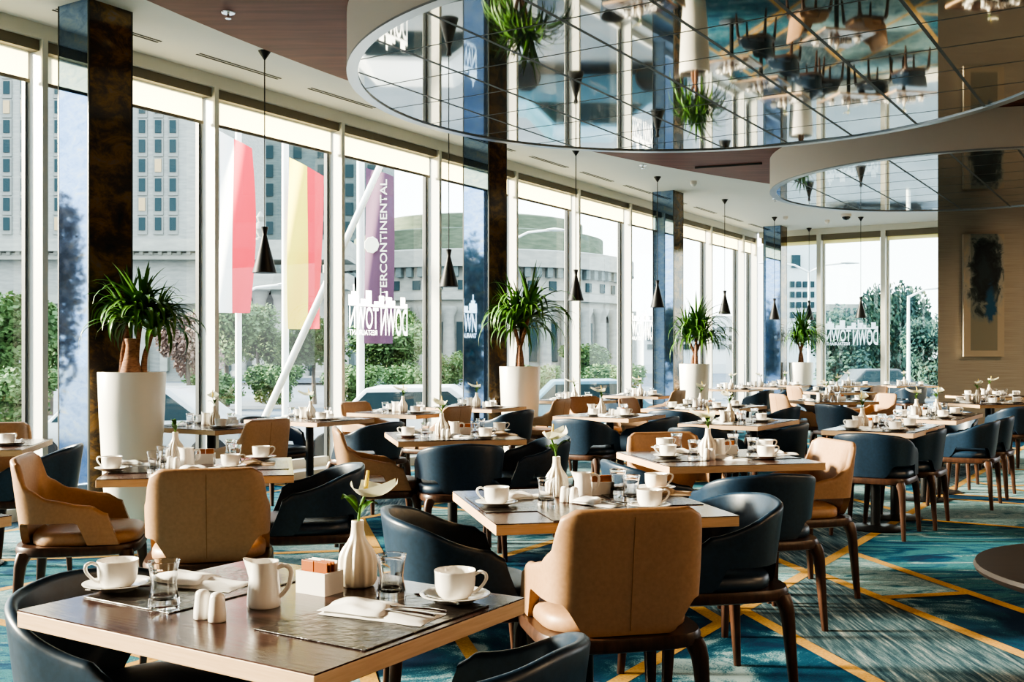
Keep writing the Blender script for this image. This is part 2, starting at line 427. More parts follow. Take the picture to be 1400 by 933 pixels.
def leg_mesh(sx, sy):
    rings = []
    for h, w, ox, oy in ((.41, .060, .215, .215), (.385, .058, .226, .222), (.35, .047, .236, .232), (.30, .041, .240, .237), (.15, .033, .247, .247), (.0, .025, .255, .258)):
        c = Vector((sx * ox, sy * oy + .008, h)); r = []
        for k in range(12):
            a = 2 * PI * k / 12 + PI / 12; ca, sa = math.cos(a), math.sin(a)
            r.append(c + Vector((w * .56 * math.copysign(abs(ca) ** .6, ca), w * .56 * math.copysign(abs(sa) ** .6, sa), 0)))
        rings.append(r)
    return MB().rings(rings).mesh('chair_leg', M['walnut'], smooth=SM)
legs = [('leg', leg_mesh(a, b), None, []) for a in (-1, 1) for b in (-1, 1)]
seam = MB().tube([(0, -.27 * (.88 + .16 * ((h - .44) / .32)) - .0002, h) for h in [.45 + .36 * i / 12 for i in range(13)]], .0016, 6).mesh('seam', M['seam'], smooth=SM)
frame_me = frame_mesh()
CHAIR = {}
for k in ('navy', 'tan'):
    CHAIR[k] = [('backrest', shell_mesh(k), None, [('seam', seam)] if k == 'tan' else []), ('seat', cushion_mesh(k), None, []), ('seat_frame', frame_me, None, [])] + legs

# ------------------------------------------------------------------ tables
DESK = {}
def table_design(w, d):
    if (w, d) in DESK: return DESK[(w, d)]
    top = MB().box(0, 0, .7485, w, d, .003).mesh('table_top', M['top'])
    edge = MB().box(0, 0, .7295, w, d, .035).mesh('table_edge', M['edge'], bevel=.002)
    n = 2 if d > 1.0 else 1
    parts = [('tabletop', top, 'dark wood laminate surface', []), ('edge_board', edge, 'pale oak edge', [])]
    for i in range(n):
        y = 0 if n == 1 else (-.32, .32)[i]
        parts.append(('pedestal', MB().lathe([(.035, .012), (.035, .70), (.10, .708), (.10, .712)], 20, (0, y, 0)).mesh('pedestal', M['black'], smooth=SM), None, []))
        parts.append(('base', MB().lathe([(.21, 0), (.215, .006), (.20, .014), (.05, .022), (.035, .03)], 36, (0, y, 0)).mesh('base', M['black'], smooth=SM), None, []))
    DESK[(w, d)] = parts
    return parts

# ------------------------------------------------------------------ tableware
def cup_design():
    b = MB().lathe([(.024, 0), (.029, .001), (.036, .006), (.042, .016), (.0448, .030), (.0460, .058), (.0468, .0615), (.0462, .0630), (.0448, .0615), (.0435, .045), (.041, .020), (.034, .009), (.02, .006), (.002, .006)], 48)
    h = MB().tube([(.044, 0, .053), (.057, 0, .060), (.069, 0, .056), (.071, 0, .045), (.064, 0, .032), (.052, 0, .020), (.040, 0, .012)], [.0035, .0038, .004, .004, .0038, .0035, .003], 10, sub=5)
    return [('body', b.mesh('cup_body', M['china'], smooth=SM), None, []), ('handle', h.mesh('cup_handle', M['china'], smooth=SM), None, [])]
CUP = cup_design()
SAUCER = MB().lathe([(.042, 0), (.046, .003), (.062, .010), (.078, .016), (.079, .018), (.077, .0185), (.060, .013), (.040, .0075), (.002, .007)], 44).mesh('saucer', M['china'], smooth=SM)
GLASS = MB().lathe([(a * .95, b * .90) for a, b in [(.028, 0), (.034, .001), (.0355, .006), (.0345, .022), (.030, .045), (.0285, .060), (.031, .085), (.0355, .112), (.0362, .1135), (.0345, .113), (.0300, .086), (.0268, .060), (.0275, .044), (.030, .030), (.026, .022), (.001, .020)]], 32).mesh('tumbler', M['glass'], smooth=math.radians(60))
class Lob:
    def __init__(s, n): s.n = n
    def __call__(s, z): return .085 * sstep(.0, .015, z) * (1 - sstep(.085, .125, z))
VASE = MB().lathe([(.034, 0), (.039, .003), (.0425, .015), (.0435, .04), (.043, .062), (.0405, .076), (.034, .090), (.025, .104), (.0185, .118), (.0155, .132), (.0148, .150), (.0150, .156), (.0135, .157), (.0125, .15), (.0125, .13), (.02, .1), (.034, .07), (.035, .03), (.02, .01), (.002, .009)], 96, lobes=Lob(12)).mesh('vase', M['vase'], smooth=math.radians(70))
def creamer_design():
    prof = [(.037, 0), (.040, .004), (.0395, .02), (.035, .070), (.033, .104), (.0345, .108), (.0315, .1075), (.032, .07), (.036, .02), (.02, .008), (.002, .008)]
    b = MB().lathe(prof, 40)
    b.v = [(x * .93, y * .93, z) for x, y, z in b.v]
    b.v = [(x - (.016 * sstep(.075, .108, z) * sstep(.8, 1.0, -x / max(1e-6, math.hypot(x, y))) if x < 0 else 0), y, z + (.006 * sstep(.095, .107, z) * sstep(.8, 1, -x / max(1e-6, math.hypot(x, y))) if x < 0 else 0)) for x, y, z in b.v]
    h = MB().tube([(.033, 0, .092), (.048, 0, .099), (.062, 0, .093), (.066, 0, .078), (.060, 0, .052), (.048, 0, .034), (.038, 0, .024)], [.004, .0042, .0045, .0045, .0042, .004, .0038], 10, flat=1.3, sub=5)
    b.v = [(x, y, z * .92) for x, y, z in b.v]; h.v = [(x * .96 - .001, y, z * .92) for x, y, z in h.v]
    return [('body', b.mesh('jug_body', M['china'], smooth=SM), None, []), ('handle', h.mesh('jug_handle', M['china'], smooth=SM), None, [])]
CREAM = creamer_design()
SHAKER = MB().lathe([(a * .92, b * .90) for a, b in [(.0185, 0), (.0205, .002), (.0200, .02), (.0160, .058), (.0135, .064), (.008, .067), (.002, .068)]], 24).mesh('shaker', M['china'], smooth=math.radians(60))
def sugar_box():
    m = MB(); w, d, h, t = .090, .064, .052, .004
    m.prism([(-w/2, -d/2), (w/2, -d/2), (w/2, d/2), (-w/2, d/2)], 0, .005)
    for cx, cy, sx, sy in ((0, -d/2 + t/2, w, t), (0, d/2 - t/2, w, t), (-w/2 + t/2, 0, t, d - 2*t), (w/2 - t/2, 0, t, d - 2*t)): m.box(cx, cy, h/2 + .0025, sx, sy, h - .005)
    return m.mesh('sugar_box', M['china'])
SUGAR = sugar_box()
SACHET = {c: MB().box(0, 0, .036, .039, .003, .066).mesh('sachet_' + c, M[c], bevel=.001) for c in ('orange', 'brown', 'white')}
def napkin_mesh(seed, L=.25, W=.115, mt='cloth'):
    rnd = random.Random(seed); m = MB()
    def sheet(x0, x1, y0, y1, z, t, nx=26, ny=12, amp=.004, taper=0, lift=0):
        top, bot = [], []
        ph = [rnd.uniform(0, 6) for _ in range(4)]
        for i in range(nx + 1):
            u = i / nx; rt, rb = [], []
            for j in range(ny + 1):
                v = j / ny
                w = 1 - taper * u
                x = x0 + (x1 - x0) * u; y = (y0 + y1) / 2 + (y1 - y0) * (v - .5) * w
                bul = (math.sin(PI * v) ** .5) * (math.sin(PI * min(1, u * 1.0)) ** .35)
                zz = z + t * bul + amp * (math.sin(9 * u + ph[0] + 3 * v) * .5 + math.sin(15 * v + ph[1]) * .4) * bul + lift * sstep(.6, 1, 1 - u)
                rt.append(Vector((x + .004 * math.sin(7 * v + ph[2]), y + .004 * math.sin(8 * u + ph[3]), zz))); rb.append(Vector((x, y, z - .0005)))
            top.append(rt); bot.append(rb)
        m.grid(top); m.grid(bot)
    sheet(-L/2, L/2, -W/2, W/2, .001, .010)
    sheet(-L/2, L*.10, -W*.49, W*.49, .008, .017, taper=.06, amp=.006)
    return m.mesh('napkin', M[mt], smooth=math.radians(60))
NAP = [napkin_mesh(3), napkin_mesh(11), napkin_mesh(5, .20, .09)]
TAN_NAPKIN = napkin_mesh(8, .17, .13, 'tan_napkin')
def knife_mesh():
    m = MB(); m.tube([(-.10, 0, .004), (-.06, 0, .005), (0, 0, .004), (.005, 0, .0035)], [.0055, .0075, .005, .004], 10, .5)
    m.add([(.005, -.006, .003), (.09, -.009, .003), (.105, .004, .003), (.09, .008, .003), (.005, .006, .003), (.005, -.006, .0045), (.09, -.009, .004), (.105, .004, .004), (.09, .008, .0045), (.005, .006, .0045)],
          [(4, 3, 2, 1, 0), (5, 6, 7, 8, 9)] + [(i, (i + 1) % 5, 5 + (i + 1) % 5, 5 + i) for i in range(5)])
    return m.mesh('knife', M['steel'], smooth=SM)
def fork_mesh():
    m = MB(); m.tube([(-.10, 0, .004), (-.06, 0, .005), (.02, 0, .004), (.04, 0, .005), (.055, 0, .006)], [.0055, .0075, .0035, .006, .010], 10, .4)
    for k in range(4): m.tube([(.052, (k - 1.5) * .0052, .006), (.075, (k - 1.5) * .0052, .0045), (.10, (k - 1.5) * .005, .007)], .0016, 6)
    return m.mesh('fork', M['steel'], smooth=SM)
def spoon_mesh():
    m = MB(); m.tube([(-.07, 0, .003), (-.03, 0, .004), (.03, 0, .003)], [.0048, .0035, .0022], 8, .5)
    rows = []
    for i in range(13):
        u = i / 12; w = .0125 * math.sin(PI * min(1, .04 + u * .96)) ** .6
        rows.append([Vector((.028 + .042 * u, w * (j - 4) / 4, .002 - .005 * (1 - ((j - 4) / 4) ** 2) * math.sin(PI * u) + .002)) for j in range(9)])
    m.grid(rows)
    return m.mesh('spoon', M['steel'], smooth=SM)
KNIFE, FORK, SPOON = knife_mesh(), fork_mesh(), spoon_mesh()
def flower_design(seed):
    r = random.Random(seed)
    lean = Vector((r.uniform(-.02, .02), r.uniform(-.02, .02), 0)); a0 = 0.0
    top = Vector((0, 0, r.uniform(.050, .072))) + lean
    stem = MB().tube([(0, 0, -.11), (0, 0, -.02), Vector((0, 0, .03)) + lean * .3, top], [.003, .003, .0032, .004], 8).mesh('stem', M['stem'], smooth=SM)
    m = MB(); rows = []
    d = Vector((math.cos(a0), math.sin(a0), 0)); sd = Vector((-d.y, d.x, 0))
    for i in range(17):
        u = i / 16; w = .056 * (math.sin(PI * (u * .93 + .05)) ** .75) * (1.12 - .55 * u); row = []
        for j in range(13):
            v = (j - 6) / 6
            row.append(top + d * (-.030 + .140 * u) + sd * (w * v) + Vector((0, 0, .006 + .030 * abs(v) ** 1.8 * (1 - .5 * u) + .028 * (1 - u) ** 2 * 0 + .030 * u ** 2 - .012 * math.sin(PI * u))))
        rows.append(row)
    m.grid(rows)
    pet = m.mesh('spathe', M['petal'], smooth=1.2)
    spx = MB().tube([top, top + d * .006 + Vector((0, 0, .03)), top + d * .012 + Vector((0, 0, .062))], [.005, .0055, .0035], 8).mesh('spadix', M['spadix'], smooth=SM)
    leaves = []
    for k in range(3):
        a = a0 + 1.5 + k * 1.7 + r.uniform(-.3, .3); dd = Vector((math.cos(a), math.sin(a), 0)); ss = Vector((-dd.y, dd.x, 0)); rows = []
        for i in range(9):
            u = i / 8; w = .014 * math.sin(PI * (.04 + .93 * u)) ** .8
            c = Vector((0, 0, .005 + .035 * math.sin(2.2 * u) + .012 * k)) + dd * (.055 * u)
            rows.append([c - ss * w + Vector((0, 0, .004)), c, c + ss * w + Vector((0, 0, .004))])
        leaves.append(('leaf', MB().grid(rows).mesh('flower_leaf', M['leaf'], smooth=1.2), None, []))
    return [('stem', stem, None, []), ('spathe', pet, 'white petal-like spathe', []), ('spadix', spx, 'yellow spadix', [])] + leaves
FLOWER = [flower_design(s) for s in range(6)]
PLACEMAT = MB().box(0, 0, .0015, .42, .29, .003).mesh('place_mat', M['mat'], bevel=.001)

# ================================================================== THE ROOM
RZU = math.atan2(UD[1], UD[0])
def ubox(m, u0, u1, n0, n1, z0, z1):
    c = un((u0 + u1) / 2, (n0 + n1) / 2)
    return m.box(c.x, c.y, (z0 + z1) / 2, abs(u1 - u0), abs(n1 - n0), z1 - z0, RZU)
def uquad(m, pts): m.add([un(*p) for p in pts], [(0, 1, 2, 3)]); return m
def split(poly, p, d):
    a, b, cut = [], [], []
    n = len(poly)
    sd = [(q[0] - p[0]) * -d[1] + (q[1] - p[1]) * d[0] for q in poly]   # >0 left of d
    for i in range(n):
        j = (i + 1) % n
        (a if sd[i] >= 0 else b).append(poly[i])
        if (sd[i] >= 0) != (sd[j] >= 0):
            t = sd[i] / (sd[i] - sd[j]); q = (poly[i][0] + (poly[j][0] - poly[i][0]) * t, poly[i][1] + (poly[j][1] - poly[i][1]) * t)
            a.append(q); b.append(q); cut.append(q)
    return a, b, cut
U0, U1, N0, N1 = -6.0, 22.45, -8.0, 9.0
room = [un(U0, N0), un(U1, N0), un(U1, N1), un(U0, N1)]; room = [(p.x, p.y) for p in room]

# floor: patchwork of carpet fields divided by gold lines
BF = (-.218, .976); BR = (.976, .218)
fm = MB(); gold = []
def cutp(poly, p, d, w=.072):
    a, b, c = split(poly, p, d)
    if len(c) == 2: gold.append((c[0], c[1], w))
    return a, b
rf = random.Random(5)
strips = []; rest = room
nl = [-7.39 + 1.83 * k for k in range(9)]
for n in nl:
    p = un(0, n); a, b = cutp(rest, (p.x, p.y), UD)      # left of U = towards the glass
    strips.append(a); rest = b
strips.append(rest)
fields = []
def dice(poly, k):
    area = abs(sum(poly[i][0] * poly[(i + 1) % len(poly)][1] - poly[(i + 1) % len(poly)][0] * poly[i][1] for i in range(len(poly)))) / 2
    if k == 0 or area < 1.2: fields.append((poly, rf.choice([0, 1, 1, 2, 2, 3]))); return
    c = (sum(q[0] for q in poly) / len(poly), sum(q[1] for q in poly) / len(poly))
    d = rf.choice([BF, BR, BF, (ND[0], ND[1])])
    a, b = cutp(poly, (c[0] + rf.uniform(-1, 1), c[1] + rf.uniform(-1, 1)), d)
    for q in (a, b):
        if len(q) > 2: dice(q, k - 1)
g2 = lambda px, py: tuple(at(px, py, 0))[:2]
for si, s_ in enumerate(strips):
    if si == 4:                                          # the field right of the long gold line, in front on the right
        far, near = cutp(s_, g2(1125, 787), (BF[0], BF[1]))[0:2]
        # split() keeps left of the forward direction first: left = nearer the tables
        l3, r3 = cutp(far, g2(1036, 846), BF)
        fields.append((l3, 0)); fields.append((r3, 3))
        l4, r4 = cutp(near, g2(1166, 757), BF)
        up, dn = cutp(l4, g2(1207, 818), BR)
        fields.append((up, 2)); fields.append((dn, 0))
        u7, d7 = cutp(r4, g2(1257, 711), ND)
        fields.append((d7, 1)); dice(u7, 4)
    elif si == 5:
        dice(s_, 4)
    else:
        dice(s_, 5)
for poly, mi in fields:
    if len(poly) < 3: continue
    fm.mat_i = mi; k = len(poly)
    ar = sum(poly[i][0] * poly[(i + 1) % k][1] - poly[(i + 1) % k][0] * poly[i][1] for i in range(k))
    pp = poly if ar > 0 else poly[::-1]
    fm.add([(q[0], q[1], 0) for q in pp], [tuple(range(k))])
fm.mat_i = 4
for gi, (a, b, w) in enumerate(gold):
    gz = .0012 + gi * 2e-5
    dx, dy = b[0] - a[0], b[1] - a[1]; l = math.hypot(dx, dy)
    if l < 1e-6: continue
    nx, ny = -dy / l * w / 2, dx / l * w / 2
    fm.add([(a[0] - nx, a[1] - ny, gz), (b[0] - nx, b[1] - ny, gz), (b[0] + nx, b[1] + ny, gz), (a[0] + nx, a[1] + ny, gz)], [(0, 1, 2, 3)])
fm.mat_i = 0
fm.add([(q[0], q[1], -.12) for q in room[::-1]], [(0, 1, 2, 3)])
struct('floor', fm.mesh('floor', CARP + [GOLD]), 'teal and blue patterned carpet crossed by gold lines')

# ceilings
cm = MB(); cm.prism(room, HC, HC + .12)
struct('ceiling', cm.mesh('ceiling', M['ceil']), 'white outer ceiling along the windows')
wd = [(15.25 + 19.5 * math.cos(2 * PI * i / 240), .27 + 19.5 * math.sin(2 * PI * i / 240)) for i in range(240)]
for p, d in ((un(0, -7.6), UD), (un(22.2, 0), (-ND[0], -ND[1])), (un(0, N1 - .1), (-UD[0], -UD[1])), (un(U0 + .1, 0), ND)):
    a, b, c = split(wd, (p.x, p.y), d)
    wd = a if (p.x, p.y) and ((10 - p.x) * -d[1] + (8 - p.y) * d[0]) >= 0 else b
wm = MB(); wm.prism(wd, HC - .045, HC - .002)
struct('ceiling', wm.mesh('wood_ceiling', M['wood']), 'curved red brown veneered ceiling field')
# slots in the ceilings
sm = MB()
for k in range(13):
    u = 5.0 + 1.42 * k
    for dn in (0, .045): ubox(sm, u, u + 1.0, -7.42 + dn, -7.40 + dn, HC - .004, HC + .002)
struct('trim_1', sm.mesh('air_slots', M['slot']), 'narrow dark air slots in the white ceiling')
a, b = at(950, 229, 3.95), at(1042, 223, 3.95)
tag(link('air_slot', MB().tube([(a.x, a.y, 3.952), (b.x, b.y, 3.952)], .02, 4).mesh('slot', M['slot'])), 'dark linear air slot in the red brown ceiling', 'vent')

# walls
lw_ = MB(); ubox(lw_, U0, 7.03 - 1.806 * 7, N0, -7.80, 0, HC); struct('wall_left', lw_.mesh('wall_left', M['plain']))
bw = MB(); ubox(bw, U0 - .15, U0, N0, N1, 0, HC); struct('wall_back', bw.mesh('wall_back', M['plain']))
rw = MB(); ubox(rw, U0, U1, N1, N1 + .15, 0, HC); struct('wall_side', rw.mesh('wall_side', M['plain']))
A0 = Vector((6.53, 16.15)); ax = [(A0.x, A0.y), (13.5, 16.15), (13.5 + .536 * 3, 16.15 + .844 * 3), (A0.x + .536 * 5.7, A0.y + .844 * 5.7)]
aw = MB(); aw.prism(ax, 0, HC - .05); struct('wall_right', aw.mesh('wall_right', M['wallpaper']), 'beige woven wall carrying the painting')
bb = MB(); bb.prism([(6.53, 16.12), (13.4, 16.12), (13.4, 16.149), (6.53, 16.149)], 0, .09)
struct('baseboard_right', bb.mesh('baseboard_right', M['walnut']))

# glass wall
FU = [7.03 + 1.806 * k for k in range(-6, 9)] + [22.28]           # mullion positions along the wall
wn = 0
for k, u in enumerate(FU):
    wn += 1; up = FU[k - 1] if k else u - 1.806
    w = link('window_%d' % wn, None, None, un(u, -7.9)); w['kind'] = 'structure'; w.empty_display_size = .1
    inv = Matrix.Translation(-un(u, -7.9))
    def part(name, m, mt, lab=None, **kw):
        m.v = [tuple(inv @ Vector(p)) for p in m.v]
        o = link(name, m.mesh(name, mt, **kw), w)
        if lab: o['label'] = lab
        return o
    part('mullion', ubox(MB(), u - .05, u, -8.06, -7.80, 0, 3.88), M['frame'])
    f = MB(); ubox(f, up, u, -8.06, -7.80, 3.88, 4.0); ubox(f, up, u, -8.06, -7.74, 0, .10); ubox(f, up, u, -8.04, -7.98, .10, .20)
    ubox(f, up, up + .05, -8.03, -7.97, .1, 3.88)
    part('frame', f, M['frame'])
    part('gasket', ubox(ubox(MB(), u - .085, u - .062, -8.03, -7.985, .1, 3.88), up + .05, up + .062, -8.02, -7.975, .1, 3.88), M['framedark'], 'dark gasket line')
    part('pane', uquad(MB(), [(up + .05, -8, .2), (u - .05, -8, .2), (u - .05, -8, 3.88), (up + .05, -8, 3.88)]), M['pane'], 'clear glass')
    part('blind_box', ubox(MB(), up + .01, u - .055, -7.97, -7.84, 3.79, 3.879), M['box'])
    part('blind', uquad(MB(), [(up + .03, -7.92, 3.56), (u - .10, -7.92, 3.56), (u - .10, -7.92, 3.80), (up + .03, -7.92, 3.80)]), M['blind'], 'cream roller blind drawn a little way down')
    part('blind_bar', ubox(MB(), up + .02, u - .09, -7.93, -7.91, 3.535, 3.562), M['box'])
FN = [-7.74, -6.43, -5.12, -3.81, -2.5, -1.19, .12]
for k in range(len(FN) - 1):
    wn += 1; n0, n1 = FN[k], FN[k + 1]
    w = link('window_%d' % wn, None, None, un(22.3, n1)); w['kind'] = 'structure'; w.empty_display_size = .1
    inv = Matrix.Translation(-un(22.3, n1))
    part('mullion', ubox(MB(), 22.2, 22.45, n1 - .06, n1 + .03, 0, 3.88), M['frame'])
    f = MB(); ubox(f, 22.2, 22.45, n0, n1, 3.88, 4.0); ubox(f, 22.15, 22.45, n0, n1, 0, .1); ubox(f, 22.38, 22.44, n0, n1, .1, .2)
    ubox(f, 22.37, 22.43, n0 + .03, n0 + .07, .1, 3.88)
    part('frame', f, M['frame'])
    part('pane', MB().box(*un(22.4, (n0 + n1) / 2, 2.0), .004, n1 - n0 - .06, 3.7, RZU), M['pane'], 'clear glass')
    part('blind_box', ubox(MB(), 22.24, 22.34, n0 + .04, n1 - .07, 3.76, 3.879), M['box'])
    part('blind', ubox(MB(), 22.299, 22.301, n0 + .06, n1 - .09, 3.68, 3.77), M['blind'], 'cream roller blind almost fully raised')

# mirrored ceiling rafts
def raft(name, label, c, R, us, ns):
    t = thing(name, label, 'ceiling raft', (c[0], c[1], HM))
    circ = [(R * math.cos(2 * PI * i / 160), R * math.sin(2 * PI * i / 160)) for i in range(160)]
    m = MB().prism(circ, 0, .012); link('mirror', m.mesh('raft_mirror', M['mirror']), t)['label'] = 'bronze tinted mirror underside'
    def ring(r0, r1, z0, z1, mt, nm):
        vs, fs = [], []
        for i in range(160):
            a = 2 * PI * i / 160; ca, sa = math.cos(a), math.sin(a)
            vs += [(r0 * ca, r0 * sa, z0), (r1 * ca, r1 * sa, z0), (r1 * ca, r1 * sa, z1), (r0 * ca, r0 * sa, z1)]
        for i in range(160):
            a, b = 4 * i, 4 * ((i + 1) % 160)
            for j in range(4): fs.append((a + j, a + (j + 1) % 4, b + (j + 1) % 4, b + j))
        q = MB(); q.add(vs, fs); return link(nm, q.mesh(nm, mt, smooth=SM), t)
    ring(R + .001, R + .05, .004, .43, M['rim'], 'rim')['label'] = 'beige painted rim'
    ring(R - .035, R + .052, -.012, .004, M['lip'], 'edge_trim')['label'] = 'slim metal edge'
    C = Vector((c[0], c[1]))
    cu, cn = C.x * UD[0] + C.y * UD[1], C.x * ND[0] + C.y * ND[1]
    q = MB()
    def strip(off, along):      # along 'u': constant n
        half = math.sqrt(max(0, (R - .04) ** 2 - off ** 2))
        if half < .1: return
        d = Vector(UD) if along == 'u' else Vector(ND); e = Vector(ND) if along == 'u' else Vector(UD)
        p = e * off; q.box(p.x, p.y, -.0006, half * 2, .026 if along == 'u' else .015, .0012, math.atan2(d.y, d.x))
    for n in ns: strip(n - cn, 'u')
    for u in us: strip(u - cu, 'n')
    link('joint_grid', q.mesh('joint_grid', M['joint']), t)['label'] = 'grey joint lines between mirror panels'
    ceil_h = MB().prism([(.3, .3), (-.3, .3), (-.3, -.3), (.3, -.3)], .012, HC - .05 - HM)
    link('hanger', ceil_h.mesh('hanger', M['plain']), t)
raft('mirrored_ceiling_raft', 'large round mirrored ceiling raft with grid joints, overhead at the top', (1.543, 8.551), 2.80, [6.03 + .672 * k for k in range(-4, 10)], [-4.10 + .658 * k for k in range(-5, 9)])
raft('mirrored_ceiling_raft', 'smaller round mirrored ceiling raft in front of the painting wall', (5.92, 13.586), 2.47, [12.54 + .672 * k for k in range(-3, 12)], [-4.10 + .658 * k for k in range(-4, 9)])

# square mirror-clad columns
for k, (u, lab) in enumerate(((5.375, 'square column of smoky antiqued mirror behind the first planter'), (10.80, 'square column of smoky antiqued mirror behind the second planter'),
                              (16.20, 'square column of smoky antiqued mirror behind the third planter'), (21.62, 'square column of smoky antiqued mirror behind the fourth planter'))):
    c = un(u - .2, -7.12)
    t = thing('square_column', lab, 'column', c)
    q = MB().box(0, 0, HC / 2, .392, .372, HC, RZU); q.mi = [0, 0, 1, 0, 0, 0]
    link('cladding', q.mesh('cladding', [M['pillar'], M['pillar2']]), t)
    q = MB()
    for a, b in ((-1, -1), (1, -1), (1, 1), (-1, 1)): 
        p = Vector((a * .192, b * .182)); p.rotate(Matrix.Rotation(RZU, 2)); q.box(p.x, p.y, HC / 2, .013, .013, HC, RZU)
    link('corner_trim', q.mesh('corner_trim', M['framedark']), t)['label'] = 'thin dark corner trims'

# painting
pc = (at(1317.9, 405, 1.8).x, 0)
zc = 16.15
p0, p1 = ray(1317.5, 488, zc - .06), ray(1373, 320, zc - .06)
t = thing('painting', 'tall abstract painting in blue, grey and black on beige wall', 'painting', ((p0.x + p1.x) / 2, zc - .035, p0.z))
w_, h_ = p1.x - p0.x, p1.z - p0.z
link('canvas', MB().box(0, -.026, h_ / 2, w_, .006, h_).mesh('canvas', M['painting']), t)
link('stretcher', MB().box(0, .005, h_ / 2, w_ - .002, .056, h_ - .002).mesh('stretcher', M['canvas_edge']), t)['label'] = 'pale canvas edge'

# pendants
shade = MB().lathe([(.105, 0), (.106, .004), (.018, .335), (.032, .405), (.030, .407), (.016, .338), (.102, .004), (.101, 0)], 36).mesh('pendant_shade', M['black'], smooth=SM)
bulb = MB().lathe([(.002, .10), (.03, .11), (.035, .14), (.02, .18), (.016, .2)], 20).mesh('bulb', M['white'], smooth=SM)
PEND = [((6.68, -6.83), 2.04, 'first black hourglass pendant from the left, before the flags'), ((9.30, -6.72), 2.06, 'black hourglass pendant hanging just left of the second column'),
        ((12.04, -6.66), 2.03, 'black hourglass pendant hanging right of the second planter'), ((14.51, -6.63), 2.04, 'black hourglass pendant hanging before the third column'),
        ((17.22, -6.61), 2.03, 'black hourglass pendant hanging right of the third planter'), ((19.9, -6.63), 2.02, 'black hourglass pendant hanging before the fourth column'),
        ((21.98, -6.58), 2.07, 'small far black pendant just right of the fourth planter top'), ((20.79, -5.22), 2.05, 'black hourglass pendant hanging alone before the far window lettering')]
for (u, n), hb, lab in PEND:
    p = un(u, n, hb)
    # in the wood zone the ceiling is the lower veneered field
    top = HC - (.045 if math.hypot(p.x - 15.25, p.y - .27) < 19.5 else 0)
    t = thing('pendant_lamp', lab, 'lamp', p, 0, 'black pendant lamps along the windows')
    s_ = link('shade', shade, t); link('bulb', bulb, s_)
    link('cable', MB().tube([(0, 0, .40), (0, 0, top - hb)], .0055, 8).mesh('cable', M['black']), t)
    link('canopy', MB().lathe([(.006, 0), (.055, .075), (.056, .08)], 24, (0, 0, top - hb - .08)).mesh('canopy', M['black'], smooth=SM), t)

# ceiling fittings
def sprinkler(px, py, h, lab):
    p = at(px, py, h)
    t = thing('sprinkler', lab, 'sprinkler', p)
    link('rose', MB().lathe([(.05, -.008), (.055, -.002), (.055, 0)], 24).mesh('rose', M['chrome'], smooth=SM), t)
    link('head', MB().lathe([(.022, -.05), (.024, -.046), (.008, -.043), (.010, -.008)], 16).mesh('head', M['chrome'], smooth=SM), t)
sprinkler(312, 17, HC - .045, 'chrome sprinkler in the red brown ceiling, top left')
sprinkler(879, 226, HC, 'small sprinkler at the white ceiling edge left of the slot')
sprinkler(1060, 272, HC, 'small sprinkler under the left tip of the smaller raft')
def dome(px, py, lab, r, mt, name, cat):
    p = at(px, py, HC); t = thing(name, lab, cat, p)
    link('base', MB().lathe([(r * 1.15, -.05), (r * 1.2, -.04), (r * 1.2, 0)], 24).mesh('dome_base', M['rim'], smooth=SM), t)
    link('dome', MB().lathe([(.002, -.05 - r * .8), (r * .6, -.05 - r * .65), (r * .95, -.05 - r * .2), (r, -.05)], 24).mesh('dome', mt, smooth=SM), t)
dome(1157, 293, 'dark dome camera on the white ceiling near the far windows', .08, M['camera'], 'dome_camera', 'camera')
dome(948, 248, 'small white smoke detector on the ceiling beside the third column', .045, M['white'], 'smoke_detector', 'detector')
dome(1131, 301, 'tiny white smoke detector left of the dome camera', .04, M['white'], 'smoke_detector', 'detector')
dome(1074, 296, 'tiny white smoke detector above the fourth column', .04, M['white'], 'smoke_detector', 'detector')

# planters with yuccas
PLH = 1.185
planter_me = MB().lathe([(.17, 0), (.175, .005), (.205, .35), (.232, .85), (.245, PLH - .004), (.243, PLH), (.232, PLH), (.228, PLH - .06), (.002, PLH - .06)], 56).mesh('planter', M['planter'], smooth=SM)
soil_me = MB().lathe([(.226, PLH - .055), (.15, PLH - .035), (.002, PLH - .03)], 32, cap=False).mesh('soil', M['soil'], smooth=SM)
def strap(m, base, az, el, L, w, droop, rnd):
    d = Vector((math.cos(az), math.sin(az), 0)); s_ = Vector((-d.y, d.x, 0)); p = Vector(base); rows = []; e = el; n = 9
    tw = rnd.uniform(-.3, .3)
    for i in range(n + 1):
        u = i / n; ww = w * min(1, .45 + 2.2 * u) * (1 - u ** 3.2) + .0008
        nv = (d * -math.sin(e) + Vector((0, 0, math.cos(e))))
        sv = (s_ * math.cos(tw * u) + nv * math.sin(tw * u))
        rows.append([p - sv * ww + nv * ww * .35, p.copy(), p + sv * ww + nv * ww * .35])
        step = L / n; p = p + (d * math.cos(e) + Vector((0, 0, math.sin(e)))) * step
        e -= droop * (1.6 * u + .15) / n * 2
    m.grid(rows)
